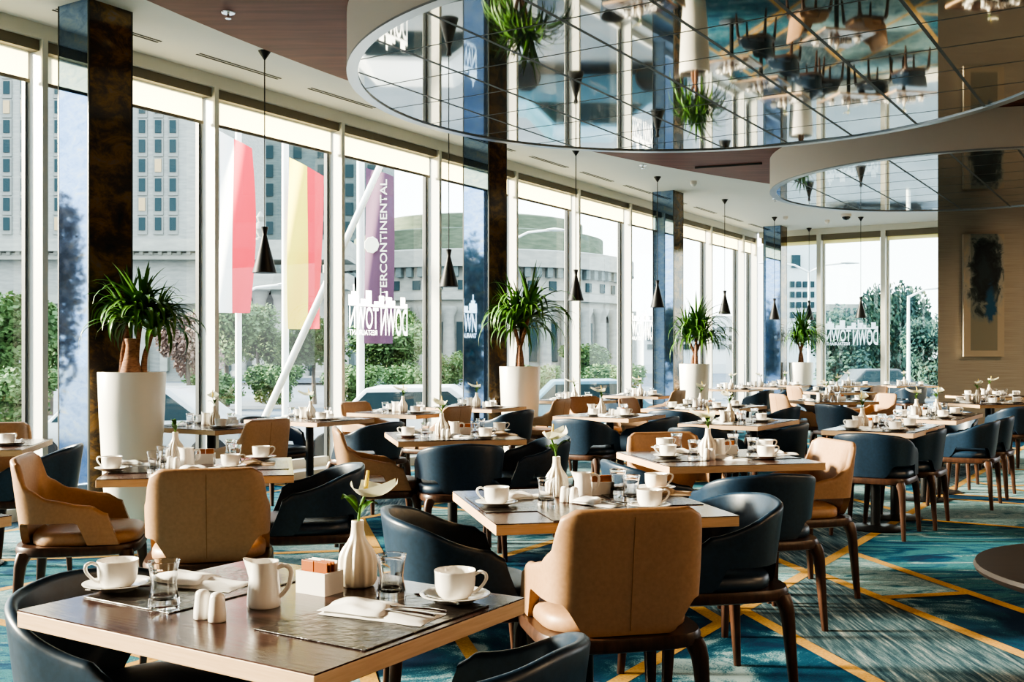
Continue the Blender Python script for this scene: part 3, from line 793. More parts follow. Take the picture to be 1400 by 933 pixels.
def yucca(seed, heads, wide):
    r = random.Random(seed); f = MB(); tr = []
    for (bx, by, hx, hy, hz, rad) in heads:
        pts = [Vector((bx, by, PLH - .06)), Vector((bx * .9 + hx * .1, by * .9 + hy * .1, PLH + hz * .3)), Vector((bx * .4 + hx * .6, by * .4 + hy * .6, PLH + hz * .65)), Vector((hx, hy, PLH + hz))]
        rad *= .8; tr.append(MB().tube(pts, [rad * 1.5, rad * 1.1, rad * .85, rad * .7], 12, sub=3).mesh('trunk', M['bark'], smooth=SM))
        for k in range(66):
            a = r.uniform(0, 2 * PI)
            b = Vector((hx, hy, PLH + hz - r.uniform(0, .12)))
            if k < 16: strap(f, b, a, r.uniform(1.05, 1.5), r.uniform(.36, .52) * wide, r.uniform(.014, .020), r.uniform(.15, .5), r)
            elif k < 36: strap(f, b, a, r.uniform(.4, 1.1), r.uniform(.38, .58) * wide, r.uniform(.018, .027), r.uniform(.8, 1.5), r)
            else: strap(f, b, a, r.uniform(.1, .8), r.uniform(.42, .64) * wide, r.uniform(.015, .022), r.uniform(1.2, 1.8), r)
    nd = Vector((ND[0], ND[1], 0)); vv = []
    for q in f.v:
        q = Vector(q); dd = q.dot(nd)
        if dd < -.08: q = q + nd * ((-.08 - .17 * (1 - math.exp(-(-.08 - dd) / .17))) - dd)
        vv.append(tuple(q))
    f.v = vv
    return f.mesh('foliage', M['leaf'], smooth=1.3), tr
stump = MB().lathe([(.078, -.03), (.076, .03), (.058, .10), (.042, .17), (.036, .22), (.042, .245), (.046, .26), (.044, .27), (.002, .272)], 20, (.0, -.02, PLH - .02)).mesh('stump', M['bark'], smooth=SM)
PLANTS = [((5.14, -6.64), [(.08, .02, .16, .03, .38, .024), (-.08, .03, -.03, .03, .44, .028), (.03, .0, .06, .05, .50, .024)], .84, 'tall white planter with a stumpy drooping yucca, nearest on the left', 1),
          ((10.60, -6.62), [(.02, .0, -.08, .03, .56, .03), (-.02, .03, .12, .0, .68, .034), (.0, -.05, .02, .10, .52, .026)], 1.34, 'tall white planter with a big leafy yucca, second from the left', 0),
          ((15.86, -6.60), [(.03, .0, -.10, .03, .44, .032), (-.02, .04, .12, .02, .40, .03), (.02, -.04, .04, .05, .60, .03)], 1.30, 'tall white planter with a spiky yucca, third from the left', 0),
          ((21.55, -6.62), [(.03, .0, -.07, .03, .48, .03), (-.02, .04, .08, .02, .52, .03), (.0, .0, .02, .02, .66, .026)], 1.2, 'tall white planter with a yucca by the far corner, fourth from left', 0)]
for i, ((u, n), heads, wide, lab, st) in enumerate(PLANTS):
    t = thing('planter', lab, 'planter', un(u, n))
    link('pot', planter_me, t); link('soil', soil_me, t)
    p = thing('yucca', ('drooping yucca with a bulbous brown stump in the nearest white planter', 'dense dark green yucca in the second white planter', 'spiky green yucca in the third white planter', 'small far yucca in the fourth white planter')[i], 'plant', un(u, n))
    fo, tr = yucca(20 + i, heads, wide)
    link('foliage', fo, p)
    for q in tr: link('trunk', q, p)
    if st: link('stump', stump, p)

# ------------------------------------------------------------------ writing on the glass
def text_mesh(name, s_, m, sx, sz, sp=1.0):
    cu = bpy.data.curves.new(name, 'FONT'); cu.body = s_; cu.size = 1.0; cu.space_character = sp; cu.offset = .012
    cu.align_x = 'LEFT'
    o = bpy.data.objects.new(name + '_tmp', cu); COL.objects.link(o)
    bpy.context.view_layer.update()
    me = bpy.data.meshes.new_from_object(o.evaluated_get(bpy.context.evaluated_depsgraph_get()))
    bpy.data.objects.remove(o); bpy.data.curves.remove(cu)
    xs = [v.co.x for v in me.vertices]; ys = [v.co.y for v in me.vertices]
    x0, x1, y0, y1 = min(xs), max(xs), min(ys), max(ys)
    for v in me.vertices: v.co = Vector(((v.co.x - x0) / (x1 - x0) * sx, 0, (v.co.y - y0) / (y1 - y0) * sz))
    me.materials.clear(); me.materials.append(m); me.name = name
    return me
LW, LH = .72, .64                     # lettering width and height (reads the right way round from the street)
dn = text_mesh('down', 'DOWN', M['letter'], .34, .33); tn = text_mesh('town', 'TOWN', M['letter'], .345, .255); rs = text_mesh('restaurant', 'RESTAURANT', M['letter'], .33, .062)
sky = MB()
for x0, x1, z0, z1 in ((0, .72, .335, .36), (.03, .09, .36, .47), (.0, .04, .36, .39), (.16, .21, .36, .42), (.20, .26, .36, .46), (.255, .275, .36, .53), (.30, .36, .36, .47), (.36, .42, .36, .40), (.45, .52, .36, .52), (.52, .58, .36, .42), (.60, .72, .36, .46), (.63, .69, .46, .50), (.652, .668, .50, .58)):
    sky.add([(x0, 0, z0), (x1, 0, z0), (x1, 0, z1), (x0, 0, z1)], [(0, 1, 2, 3)])
sky_me = sky.mesh('skyline', M['letter'])
def lettering(lab, origin, right):      # origin: lower left seen from the street
    t = thing('window_lettering', lab, 'lettering', origin, math.atan2(right[1], right[0]), 'lettering on the glass')
    a = link('word', dn, t); a.location = (0, 0, 0); b = link('word', tn, t); b.location = (.368, 0, .075)
    t.scale = (1.5, 1, 1)
    c = link('word', rs, t); c.location = (.383, 0, 0); link('skyline', sky_me, t)['label'] = 'white city skyline silhouette'
def glass_pt(px, py, n=-8.0):
    d = Vector(((px - 700) / F, 1)); z = n / (d.x * ND[0] + d.y * ND[1]); return ray(px, py, z)
q = glass_pt(557, 460, -7.985); lettering('white skyline and mirrored lettering on the window left of the second column', q, (-UD[0], -UD[1]))
q = glass_pt(896, 466, -7.985); lettering('white skyline and mirrored lettering on the window left of the third column', q, (-UD[0], -UD[1]))
d = Vector(((1200 - 700) / F, 1)); z = 22.38 / (d.x * UD[0] + d.y * UD[1]); q = ray(1200.5, 472, z)
lettering('white skyline and mirrored lettering on the far window, right of the fourth column', q, (-ND[0], -ND[1]))

# ================================================================== OUTDOORS
GZ = -.6
g = MB(); g.box(0, 60, GZ - .05, 420, 420, .1)
struct('ground', g.mesh('street_ground', M['asphalt']), 'pale street outside the windows')
def facade(m, x0, x1, y, z0, z1, cols, rows, ww, wh, zs, zstep, xs):
    """window glass boxes (index 1) with surrounds (index 2) set on a wall whose face is at y"""
    for i in range(cols):
        for j in range(rows):
            cx, cz = xs[i], zs + j * zstep
            m.mat_i = 2; m.box(cx, y - .02, cz, ww + .5, .3, wh + .7)
            m.mat_i = 1 if (i * 7 + j * 5) % 11 else 3; m.box(cx, y - .12, cz, ww, .2, wh)
    m.mat_i = 0
# tall pale tower block
D1 = 80
xl, xr = ray(-420, 0, D1).x, ray(296, 0, D1).x
t = thing('tower_block', 'tall pale stone tower block with rows of windows, outside on the left', 'building', ((xl + xr) / 2, D1, GZ))
def local(t, m):
    L = t.location; m.v = [(x - L.x, y - L.y, z - L.z) for x, y, z in m.v]; return m
m = MB(); m.box((xl + xr) / 2, D1 + 8, 26, xr - xl, 16, 54); link('wall', local(t, m).mesh('tower_wall', M['stone']), t)
for px in [-380 + 21 * 2.2 * k for k in range(6)] + [-80, -58, -36, -14, 10, 34] + [58, 80, 102, 124, 152, 173, 195, 217, 237]:
    m = MB()
    for j in range(9):
        c = ray(px, 147 + 26.6 * (j - 2), D1); w = .95
        m.mat_i = 2; m.box(c.x, D1 - .02, c.z - .1, w * .55 + .22, .2, 1.38)
        m.mat_i = 1 if (int(px) + j * 3) % 8 else 3; m.box(c.x, D1 - .14, c.z, w * .50, .1, .98)
    o = link('window_column', local(t, m).mesh('tower_windows', [M['stone'], M['winglass'], M['winframe'], M['winwarm']]), t)
m = MB()
for zz, hh, dd in ((ray(0, 338, D1).z, .9, 1.6), (ray(0, 352, D1).z, .5, 1.0), (ray(0, 410, D1).z, .7, 1.2), (ray(0, 440, D1).z, .4, .8)):
    m.box((xl + xr) / 2, D1 - dd / 2, zz, xr - xl, dd, hh)
for k in range(56):
    x = xl + (xr - xl) * (k + .5) / 56; m.box(x, D1 - .6, ray(0, 346, D1).z, .3, 1.2, .5)
link('cornice', local(t, m).mesh('tower_cornice', M['stonewarm']), t)
m = MB()
for k in range(26): m.box(xl + (xr - xl) * (k + .5) / 26, D1 - .3, 2.2, .55, .6, 4.0)
link('pilasters', local(t, m).mesh('tower_pilasters', M['stonewarm']), t)
# shaded wing
D2 = 126
xl2, xr2 = ray(300, 0, D2).x, ray(524, 0, D2).x
t = thing('shaded_wing', 'stone wing darkened by painted shade, with small windows behind the flags', 'building', ((xl2 + xr2) / 2, D2, GZ))
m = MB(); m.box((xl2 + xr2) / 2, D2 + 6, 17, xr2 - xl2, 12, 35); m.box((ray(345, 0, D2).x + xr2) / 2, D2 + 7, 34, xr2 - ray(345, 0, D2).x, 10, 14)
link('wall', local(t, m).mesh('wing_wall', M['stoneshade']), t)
for px in (338, 368, 407, 440, 478, 508):
    m = MB()
    for j in range(7): c = ray(px, 208 + 26 * (j - 0), D2); m.box(c.x, D2 - .05, c.z, .95, .2, 1.5)
    link('window_column', local(t, m).mesh('wing_windows', M['winglass']), t)
m = MB()
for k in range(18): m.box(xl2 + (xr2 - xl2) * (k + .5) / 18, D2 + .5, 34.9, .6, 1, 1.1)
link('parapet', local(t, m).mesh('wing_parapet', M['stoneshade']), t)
# low colonnade in front of it
D3 = 70
xl3, xr3 = ray(284, 0, D3).x, ray(480, 0, D3).x
t = thing('colonnade', 'low pale stone colonnade with urn, outside behind the flags', 'building', ((xl3 + xr3) / 2, D3, GZ))
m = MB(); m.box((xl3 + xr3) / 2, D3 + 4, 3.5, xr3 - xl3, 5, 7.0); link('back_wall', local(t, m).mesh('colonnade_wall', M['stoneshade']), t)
m = MB()
for y0, y1, dd in ((330, 352, 1.0), (352, 358, 1.6), (376, 392, 1.4), (392, 398, 1.8)):
    a, b = ray(0, y0, D3).z, ray(0, y1, D3).z; m.box((xl3 + xr3) / 2, D3 + 2 - dd, (a + b) / 2, xr3 - xl3, 4, abs(a - b) * .98)
link('entablature', local(t, m).mesh('colonnade_entablature', M['stonewarm']), t)
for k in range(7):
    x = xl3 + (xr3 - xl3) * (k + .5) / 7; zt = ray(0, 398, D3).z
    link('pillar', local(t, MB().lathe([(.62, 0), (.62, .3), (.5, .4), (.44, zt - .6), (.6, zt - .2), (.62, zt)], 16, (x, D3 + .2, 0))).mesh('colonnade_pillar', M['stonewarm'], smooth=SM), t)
u = ray(356, 330, D3)
link('urn', local(t, MB().lathe([(.3, 0), (.3, .2), (.12, .3), (.42, .8), (.35, 1.1), (.15, 1.3), (.28, 1.6), (.1, 1.9), (.02, 2.0)], 16, (u.x, u.y, u.z))).mesh('urn', M['stonewarm'], smooth=SM), t)
# rotunda
D4 = 92; cx4 = ray(655, 0, D4 + 12).x
def zz(py, D=D4): return ray(0, py, D).z
t = thing('rotunda', 'round stepped stone rotunda with tall columns, outside behind the second planter', 'building', (cx4, D4 + 12, GZ))
def drum(r, z0, z1, mt, nm, seg=72):
    link(nm, local(t, MB().lathe([(r, z0), (r, z1), (r * .96, z1 + .15)], seg, (cx4, D4 + 12, 0))).mesh(nm, mt, smooth=SM), t)
drum(10.2, zz(330), zz(288), M['stonegreen'], 'upper_drum'); drum(12.2, zz(348), zz(312), M['stonegreen'], 'middle_drum')
drum(15.2, zz(368), zz(346), M['stonewarm'], 'cornice'); drum(14.4, 0, zz(366), M['stonewarm'], 'main_drum')
m = MB()
for k in range(90):
    a = 2 * PI * k / 90; m.box(cx4 + 14.7 * math.cos(a), D4 + 12 + 14.7 * math.sin(a), zz(374), .5, .5, .9, a)
link('dentils', local(t, m).mesh('dentils', M['stoneshade']), t)
drum(14.9, zz(412), zz(402), M['stonewarm'], 'belt_course')
for k in range(21):
    a = -PI / 2 + (k - 10) * .14; x, y = cx4 + 15.0 * math.cos(a), D4 + 12 + 15.0 * math.sin(a); zt = zz(412)
    link('column', local(t, MB().lathe([(.75, 0), (.75, .4), (.55, .6), (.48, zt - .8), (.72, zt - .3), (.72, zt)], 14, (x, y, GZ))).mesh('rotunda_column', M['stonewarm'], smooth=SM), t)
m = MB()
for k in range(20):
    a = -PI / 2 + (k - 9.5) * .14
    m.box(cx4 + 14.4 * math.cos(a), D4 + 12 + 14.4 * math.sin(a), zz(398 + 70), .25, .9, 3.4, a); m.box(cx4 + 14.4 * math.cos(a), D4 + 12 + 14.4 * math.sin(a), zz(392), .25, .7, .8, a)
link('windows', local(t, m).mesh('rotunda_windows', M['winglass']), t)
# pale office blocks to the right
def block(px0, px1, pyt, D, mt, lab, wins):
    a, b, h = ray(px0, 0, D).x, ray(px1, 0, D).x, ray(0, pyt, D).z
    t = thing('office_block', lab, 'building', ((a + b) / 2, D, GZ))
    link('wall', local(t, MB().box((a + b) / 2, D + 5, h / 2 + GZ / 2, b - a, 10, h - GZ)).mesh('office_wall', mt), t)
    m = MB()
    for (x0, x1, y0, y1) in wins:
        p, q = ray(x0, y0, D - .1), ray(x1, y1, D - .1); m.box((p.x + q.x) / 2, D - .05, (p.z + q.z) / 2, q.x - p.x, .3, p.z - q.z)
    link('windows', local(t, m).mesh('office_windows', M['winglass']), t)
block(1072, 1119, 322, 70, M['office'], 'pale grey office block with one square window behind the fourth planter', [(1082, 1094, 349, 366)] + [(1080 + 9 * i, 1086 + 9 * i, 385 + 14 * j, 393 + 14 * j) for i in range(4) for j in range(4)])
block(880, 1012, 432, 120, M['office'], 'long low pale building glimpsed between the third and fourth columns', [(885 + 16 * i, 896 + 16 * i, 447 + 12 * j, 454 + 12 * j) for i in range(8) for j in range(3)])
block(1120, 1215, 416, 110, M['stonewarm'], 'low distant building above the far window lettering', [(1126 + 14 * i, 1134 + 14 * i, 425, 434) for i in range(6)])

# trees
def leafball(seed, mt, lumps=13, n=420, sz=.33):
    r = random.Random(seed); m = MB()
    for k in range(lumps):
        a, e = r.uniform(0, 6.28), r.uniform(-.6, 1)
        c = Vector((math.cos(a) * r.uniform(.2, .65), math.sin(a) * r.uniform(.2, .65), e * .62)); R = r.uniform(.30, .48)
        for i in range(n):
            d = Vector((r.gauss(0, 1), r.gauss(0, 1), r.gauss(0, 1))).normalized() * R * r.uniform(.55, 1.05)
            p = c + d; a1 = Vector((r.gauss(0, 1), r.gauss(0, 1), r.gauss(0, 1))).normalized(); b1 = a1.orthogonal().normalized(); s_ = sz * r.uniform(.10, .24)
            m.add([p - a1 * s_, p + b1 * s_ * .6, p + a1 * s_, p - b1 * s_ * .6], [(0, 1, 2, 3)])
    return m.mesh('crown', M[mt])
CROWN = {(mt, s): leafball(s + 40, mt) for mt, s in (('tree', 0), ('tree', 1), ('treedark', 2), ('treedark', 3), ('treered', 4))}
trunk_me = MB().tube([(0, 0, 0), (.03, 0, .5), (0, .02, 1)], [.07, .05, .035], 10).mesh('tree_trunk', M['trunk'], smooth=SM)
def tree(p, H, W, key, lab, group='trees outside the windows', low=False):
    t = thing('tree', lab, 'tree', (p[0], p[1], GZ), random.uniform(0, 6), group)
    c = link('crown', CROWN[key], t); c.location = (0, 0, H * .62); c.scale = (W / 2, W / 2, H * .40)
    if low: c.location = (0, 0, H * .48); c.scale = (W / 2, W / 2, H * .55)
    k = link('trunk', trunk_me, t); k.scale = (H * .4, H * .4, H * .6)
def ptree(px, pyt, D, W, key, lab):
    p = ray(px, pyt, D); tree((p.x, D), p.z - GZ, W, key, lab, low=key[0] == 'treedark')
ptree(310, 402, 40, 3.4, ('tree', 0), 'green tree under the red and white flag')
ptree(352, 415, 44, 3.0, ('tree', 1), 'small green tree between the two flag poles')
ptree(430, 425, 42, 3.6, ('tree', 1), 'green tree below the yellow and red flag')
ptree(530, 440, 38, 3.6, ('tree', 0), 'light green tree behind the lettering left of the second column')
ptree(552, 420, 46, 2.6, ('tree', 1), 'pale green tree close to the mullion left of the second column')
ptree(612, 480, 40, 2.0, ('tree', 1), 'low green bush right of the mullion by the second column')
ptree(256, 425, 34, 2.2, ('treered', 4), 'thin reddish tree right of the nearest yucca')
ptree(8, 400, 30, 3.6, ('tree', 0), 'green tree at the far left window edge')
ptree(68, 410, 34, 2.0, ('tree', 1), 'green tree seen just left of the first column')
ptree(800, 470, 46, 2.6, ('tree', 0), 'low tree in front of the rotunda, right of the second planter')
ptree(1140, 424, 52, 4.4, ('treedark', 2), 'dark tree behind the far window lettering, left part')
ptree(1182, 428, 58, 4.0, ('treedark', 3), 'dark tree behind the far window lettering, right part')
ptree(1218, 392, 54, 3.6, ('treedark', 2), 'tall dark tree just right of the far mullion')
ptree(1238, 376, 60, 4.2, ('treedark', 3), 'tallest pointed tree in the far right window')
ptree(1268, 436, 48, 3.2, ('treedark', 2), 'dark tree beside the painting wall edge')
for px, D, W, lab in ((285, 37.5, 2.6, 'low green bush beyond the cars below the red and white flag'), (372, 38.5, 2.4, 'low green bush beyond the cars left of the raking prop'), (480, 36, 2.4, 'low green bush beyond the cars below the banner'),
                      (560, 34, 2.2, 'low green bush close to the mullion below the lettering'), (720, 37, 2.6, 'low green bush beyond the second planter'), (838, 38, 2.6, 'low green bush left of the third column'), (20, 26, 2.4, 'low green bush at the far left window')):
    p = ray(px, 0, D); t = thing('bush', lab, 'bush', (p.x, D, GZ)); c = link('foliage', CROWN[('tree', int(px) % 2)], t); c.location = (0, 0, .75); c.scale = (W / 2, W / 2.4, .95)
for i, (x, y, H) in enumerate(((-24, 13, 5.6), (-22, 10.5, 5.2), (-24, 8, 6.0), (-22, 5.4, 5.4), (-24, 2.6, 6.0), (-23, -.4, 5.6), (-24, -3.6, 6.0), (-23, -7, 5.6))):
    tree((x, y), H, 2.7, (('treedark', 2), ('treedark', 3), ('treered', 4), ('treedark', 3))[i % 4],
         'dark tree outside to the left, seen only in the column mirrors', 'street trees mirrored in the columns', True)

# flags and banner
def cloth(px0, px1, py0, py1, D, strips, slant, nm, wave, seed):
    out = []
    for (u0, u1, mt) in strips:
        rows = []
        for i in range(25):
            v = i / 24; row = []
            for j in range(9):
                u = u0 + (u1 - u0) * j / 8
                p = ray(px0 + (px1 - px0) * u + wave * 14 * math.sin(3.2 * v + seed) * u, py0 + (py1 - py0) * v + slant * u * (1 - v), D)
                row.append(p + Vector((0, .12 * math.sin(5 * u + 4 * v + seed), 0)))
            rows.append(row)
        out.append(MB().grid(rows).mesh(nm, M[mt], smooth=1.2))
    return out
def flag(lab, D, px0, px1, py0, py1, strips, slant, polepx, poletop, wave=.3, seed=1):
    b = ray(polepx, 0, D); t = thing('flag', lab, 'flag', (b.x, D, GZ))
    pole = MB().tube([(b.x, D, GZ), (b.x, D, ray(0, poletop, D).z)], .075, 12)
    link('pole', local(t, pole).mesh('flag_pole', M['pole'], smooth=SM), t)
    for me in cloth(px0, px1, py0, py1, D - .4, strips, slant, 'flag_cloth', wave, seed):
        L = t.location
        for v in me.vertices: v.co -= L
        link('cloth', me, t)
    return t
flag('white and red flag hanging on a pole, left', 24, 299, 344, 178, 428, [(0, .42, 'flagwhite'), (.42, 1, 'flagred')], 26, 326, 170, .35, .4)
flag('yellow and red flag hanging on a white pole', 22, 394, 440, 214, 450, [(0, .58, 'flagyellow'), (.58, 1, 'flagred')], 26, 390, 160, .12, 2.0)
tb = flag('purple banner with vertical cream lettering and round emblem, on a white pole', 20, 499, 538, 228, 470, [(0, 1, 'flagpurple')], 14, 493, 216, .05, 1.0)
ic = text_mesh('banner_text', 'INTERCONTINENTAL', M['cream'], 1, 1)
p_lo, p_hi = ray(520, 424, 19.8), ray(520, 250, 19.8); Lh = p_hi.z - p_lo.z; Lw = .13
for v in ic.vertices:
    x, z = v.co.x, v.co.z
    v.co = Vector((p_lo.x - tb.location.x - z * Lw + .17, 19.42 - tb.location.y, p_lo.z - tb.location.z + x * Lh))
link('banner_text', ic, tb)['label'] = 'cream vertical lettering'
e = ray(508, 335, 19.42)
em = MB().lathe([(.001, -.01), (.13, -.008), (.14, 0), (.12, .006), (.001, .008)], 9)
em.v = [(x, z, y * 1.12) for x, y, z in em.v]
o = link('emblem', em.mesh('emblem', M['cream']), tb); o.location = e - tb.location; o['label'] = 'round cream emblem'
# raking white prop outside the glass
def npt(px, py, n):
    d = Vector(((px - 700) / F, 1)); z = n / (d.x * ND[0] + d.y * ND[1]); return ray(px, py, z)
a, b = npt(362, 572, -8.9), npt(522, 222, -8.9); a2 = a + (a - b) * ((a.z - GZ) / (b.z - a.z)); b2 = b + (b - a) * .55
tag(link('raking_prop', MB().tube([a2, b2], .043, 14).mesh('raking_prop', M['pole'], smooth=SM)), 'long slanting white metal prop outside the glass', 'prop')
# street lamps
def lamp(px, pyt, D, arms, lab, r=.08):
    p = ray(px, pyt, D); t = thing('street_lamp', lab, 'street lamp', (p.x, D, GZ)); H = p.z - GZ
    link('post', MB().tube([(0, 0, 0), (0, 0, H)], [r, r * .6], 10).mesh('lamp_post', M['pole'], smooth=SM), t)
    for s_ in arms:
        a = MB().tube([(0, 0, H - .05), (s_ * .6, 0, H + .25), (s_ * 1.5, 0, H + .35)], .045, 8)
        q = link('arm', a.mesh('lamp_arm', M['pole'], smooth=SM), t)
        link('lantern', MB().tube([(s_ * 1.3, 0, H + .36), (s_ * 1.6, 0, H + .36), (s_ * 2.1, 0, H + .34)], [.06, .16, .05], 10, .45).mesh('lantern', M['pole'], smooth=SM), q)
lamp(1242, 405, 40, [1], 'white street lamp before the tall dark trees, far right window')
lamp(1106, 371, 44, [-1, 1], 'white double armed street lamp seen above the fourth planter')
lamp(325, 404, 34, [1], 'thin white street lamp under the red and white flag')
lamp(700, 327, 40, [1], 'grey street lamp whose lantern shows above the second yucca', .1)
# cars
def car(px, D, mt, lab, rz=0, L=4.3):
    p = ray(px, 0, D); t = thing('car', lab, 'car', (p.x, D, GZ), rz)
    prof = [(-.5, .25), (-.5, .62), (-.44, .78), (-.30, .82), (-.17, 1.38), (.16, 1.40), (.31, .90), (.47, .74), (.5, .55), (.5, .25)]
    n = len(prof); m = MB()
    m.add([(x * L, -.85, z) for x, z in prof] + [(x * L, .85, z) for x, z in prof], [tuple(range(n - 1, -1, -1)), tuple(range(n, 2 * n))] + [(i, (i + 1) % n, n + (i + 1) % n, n + i) for i in range(n)])
    link('body', m.mesh('car_body', M[mt], bevel=.05, smooth=SM), t)
    g_ = MB()
    for s_ in (-.862, .862): g_.add([(-.27 * L, s_, .86), (-.165 * L, s_, 1.30), (.15 * L, s_, 1.32), (.28 * L, s_, .9)], [(0, 1, 2, 3)])
    link('side_windows', g_.mesh('car_windows', M['winglass']), t)
    for x in (-.31, .31):
        for s_ in (-.8, .8):
            w = MB().lathe([(.001, -.1), (.30, -.1), (.32, -.06), (.32, .06), (.30, .1), (.001, .1)], 20)
            w.v = [(x * L + a, s_ + c, b + .32) for a, b, c in w.v]; link('wheel', w.mesh('wheel', M['tyre'], smooth=SM), t)
car(196, 17.5, 'car_a', 'silver parked car right of the nearest planter', 0); car(566, 18.5, 'car_d', 'white parked car below the window lettering', 0)
car(800, 23.5, 'car_b', 'blue green parked car right of the second planter', 0)
car(1195, 44, 'car_c', 'dark parked car under the far window trees', .1)



# ================================================================== TABLES AND CHAIRS
TB = {}
def table(key, name, c, rz, w, d, lab, short):
    place(table_design(w, d), name, lab, 'table', (c[0], c[1], 0), rz)
    TB[key] = dict(c=Vector((c[0], c[1], .75)), rz=rz, w=w, d=d, short=short)
def AC(u, n): p = un(u, n); return (p.x, p.y)
table('T1', 'dining_table', AC(1.70, -1.70), RA, .868, .69, 'nearest dining table, dark wood top with pale oak edge, lower left', 'the foreground table')
table('T2', 'dining_table', (.272, 3.975), RB, .86, .87, 'square dining table behind the big tan chair in the centre', 'the centre table')
table('T3', 'dining_table', (-1.535, 5.235), RB, .87, .87, 'square dining table right in front of the nearest white planter', 'the table before the first planter')
table('T4', 'dining_table', (-.415, 7.35), RB, .86, .87, 'square dining table behind the navy chair left of centre', 'the table left of centre')
table('T5', 'dining_table', (1.115, 5.775), RB, .86, .84, 'square dining table right of centre between tan and navy chairs', 'the table right of centre')
table('T6', 'dining_table', AC(8.85, -4.53), RA, .78, .80, 'dining table right of the second planter with yellow flower in front', 'the table right of the second planter')
table('T7', 'long_dining_table', AC(8.52, -1.95), RA, .66, 1.20, 'long dining table by the aisle over a navy chair, right side', 'the aisle table')
table('T8', 'long_dining_table', AC(8.60, -3.16), RA, .68, 1.08, 'long dining table directly left of the aisle one, tan chair beyond', 'the long table left of the aisle table')
table('T9', 'long_dining_table', AC(10.85, -4.38), RA, .88, 1.45, 'long dining table in front of the third planter', 'the long table before the third planter')
table('T10', 'dining_table', (4.0, 13.15), RB, .87, .70, 'dining table before the fourth planter with tan chairs both ends', 'the table before the fourth planter')
table('T11', 'long_dining_table', AC(10.42, -1.97), RA, .68, 1.45, 'long dining table right behind the aisle one', 'the long table behind the aisle table')
table('T12', 'dining_table', (5.66, 12.52), RB, .87, .87, 'dining table with sunlit left edge below the painting', 'the table below the painting')
table('T13', 'dining_table', (6.72, 14.75), RB, .87, .87, 'dining table against the painting wall, behind another table', 'the table against the painting wall')
table('T14', 'dining_table', (-3.40, 6.56), RB, .84, .87, 'dining table cut by the left picture edge before the column', 'the table left of the first column')
table('T25', 'dining_table', AC(1.72, -3.86), RA, .87, .87, 'dining table whose corner just shows at the left picture edge', 'the corner at the left edge')
WIN = [('T15', 5.78, .69, 'window table partly behind the nearest planter', 'the window table at the first planter'), ('T16', 6.90, .74, 'window table beside the white raking prop', 'the window table by the raking prop'),
       ('T17', 8.22, .69, 'window table before the pane with lettering', 'the window table by the lettering'), ('T18', 9.51, .69, 'window table just left of the second planter', 'the window table left of the second planter'),
       ('T19', 11.70, .69, 'window table just right of the second planter', 'the window table right of the second planter'), ('T20', 13.65, .69, 'window table left of the third column', 'the window table left of the third column'),
       ('T21', 17.25, .69, 'window table right of the third planter', 'the window table right of the third planter'), ('T22', 18.75, .69, 'second window table right of the third planter', 'the second window table past the third planter'),
       ('T27', 20.15, .69, 'window table left of the fourth column', 'the window table left of the fourth column')]
for k, u, d, lab, sh in WIN: table(k, 'window_table', AC(u, -6.50), RA, .86, d, lab, sh)
table('T23', 'dining_table', (5.10, 16.55), RB, .87, .87, 'far dining table between cream lit tan chairs', 'the far table between tan chairs')
table('T24', 'dining_table', (7.55, 20.3), RB, .87, .87, 'far dining table beside the painting wall edge', 'the far table at the wall edge')
table('T28', 'dining_table', (6.55, 20.5), RB, .87, .87, 'farthest dining table under the far window lettering', 'the farthest table under the far lettering')
# round table at the right edge
q = at(1333, 787)
rt = thing('round_table', 'dark brown round table cut by the right picture edge', 'table', (q.x + .51, q.y + .03, 0))
link('tabletop', MB().lathe([(.44, .722), (.455, .73), (.46, .74), (.455, .75), (.001, .75)], 64).mesh('round_top', M['brownround'], smooth=SM), rt)
link('pedestal', MB().lathe([(.035, .012), (.035, .715), (.16, .722)], 20).mesh('pedestal', M['black'], smooth=SM), rt)
link('base', MB().lathe([(.24, 0), (.24, .008), (.04, .03)], 36).mesh('base', M['black'], smooth=SM), rt)

def chair(kind, pos, rot, lab, group=None):
    place(CHAIR[kind], 'dining_armchair', lab, 'chair', (pos[0], pos[1], 0), rot, group or ('navy leather armchairs' if kind == 'navy' else 'tan leather armchairs'))
R = math.radians
B0, BRt, BLf, BCam = RB, RB - PI / 2, RB + PI / 2, RB + PI          # facing away / right / left / camera
A0_, AIn, AWin, ACam = RA, RA - PI / 2, RA + PI / 2, RA + PI        # facing along U / +N / window / back
chair('tan', (.315, 3.50), B0, 'big tan leather armchair with its back to us, centre foreground')
chair('tan', (-1.335, 4.66), B0, 'tan leather armchair with its back to us, left of centre')
chair('tan', (-2.06, 5.05), BRt, 'tan leather armchair in side view before the first column, facing right')
chair('tan', (-.90, 7.0), BRt, 'tan leather armchair facing right beside the table left of centre')
chair('tan', (1.56, 5.86), BLf, 'tan leather armchair with sunlit inside facing left, right of centre')
chair('tan', AC(5.66, -6.0), AWin, 'tan leather armchair facing the window right of the nearest planter')
chair('tan', AC(10.16, -6.06), AWin + R(6), 'tan leather armchair with its back to us, touching the second planter')
chair('tan', AC(8.10, -6.0), AWin, 'tan leather armchair facing the window by the second pendant')
chair('tan', AC(13.62, -6.15), AWin, 'tan leather armchair with its back to us before the third planter')
chair('tan', (.985, 6.25), BCam, 'tan leather armchair on the far side of the table right of centre')
chair('tan', (3.58, 13.25), BRt, 'tan leather armchair facing right, left end of the table before the fourth planter')
chair('tan', (4.52, 13.35), BLf, 'tan leather armchair facing left, right end of the table before the fourth planter')
chair('tan', (5.62, 16.75), BLf, 'far cream lit tan armchair facing left, by the far right window')
chair('tan', (4.62, 16.40), BRt, 'far cream lit tan armchair facing right, beside the fourth planter')
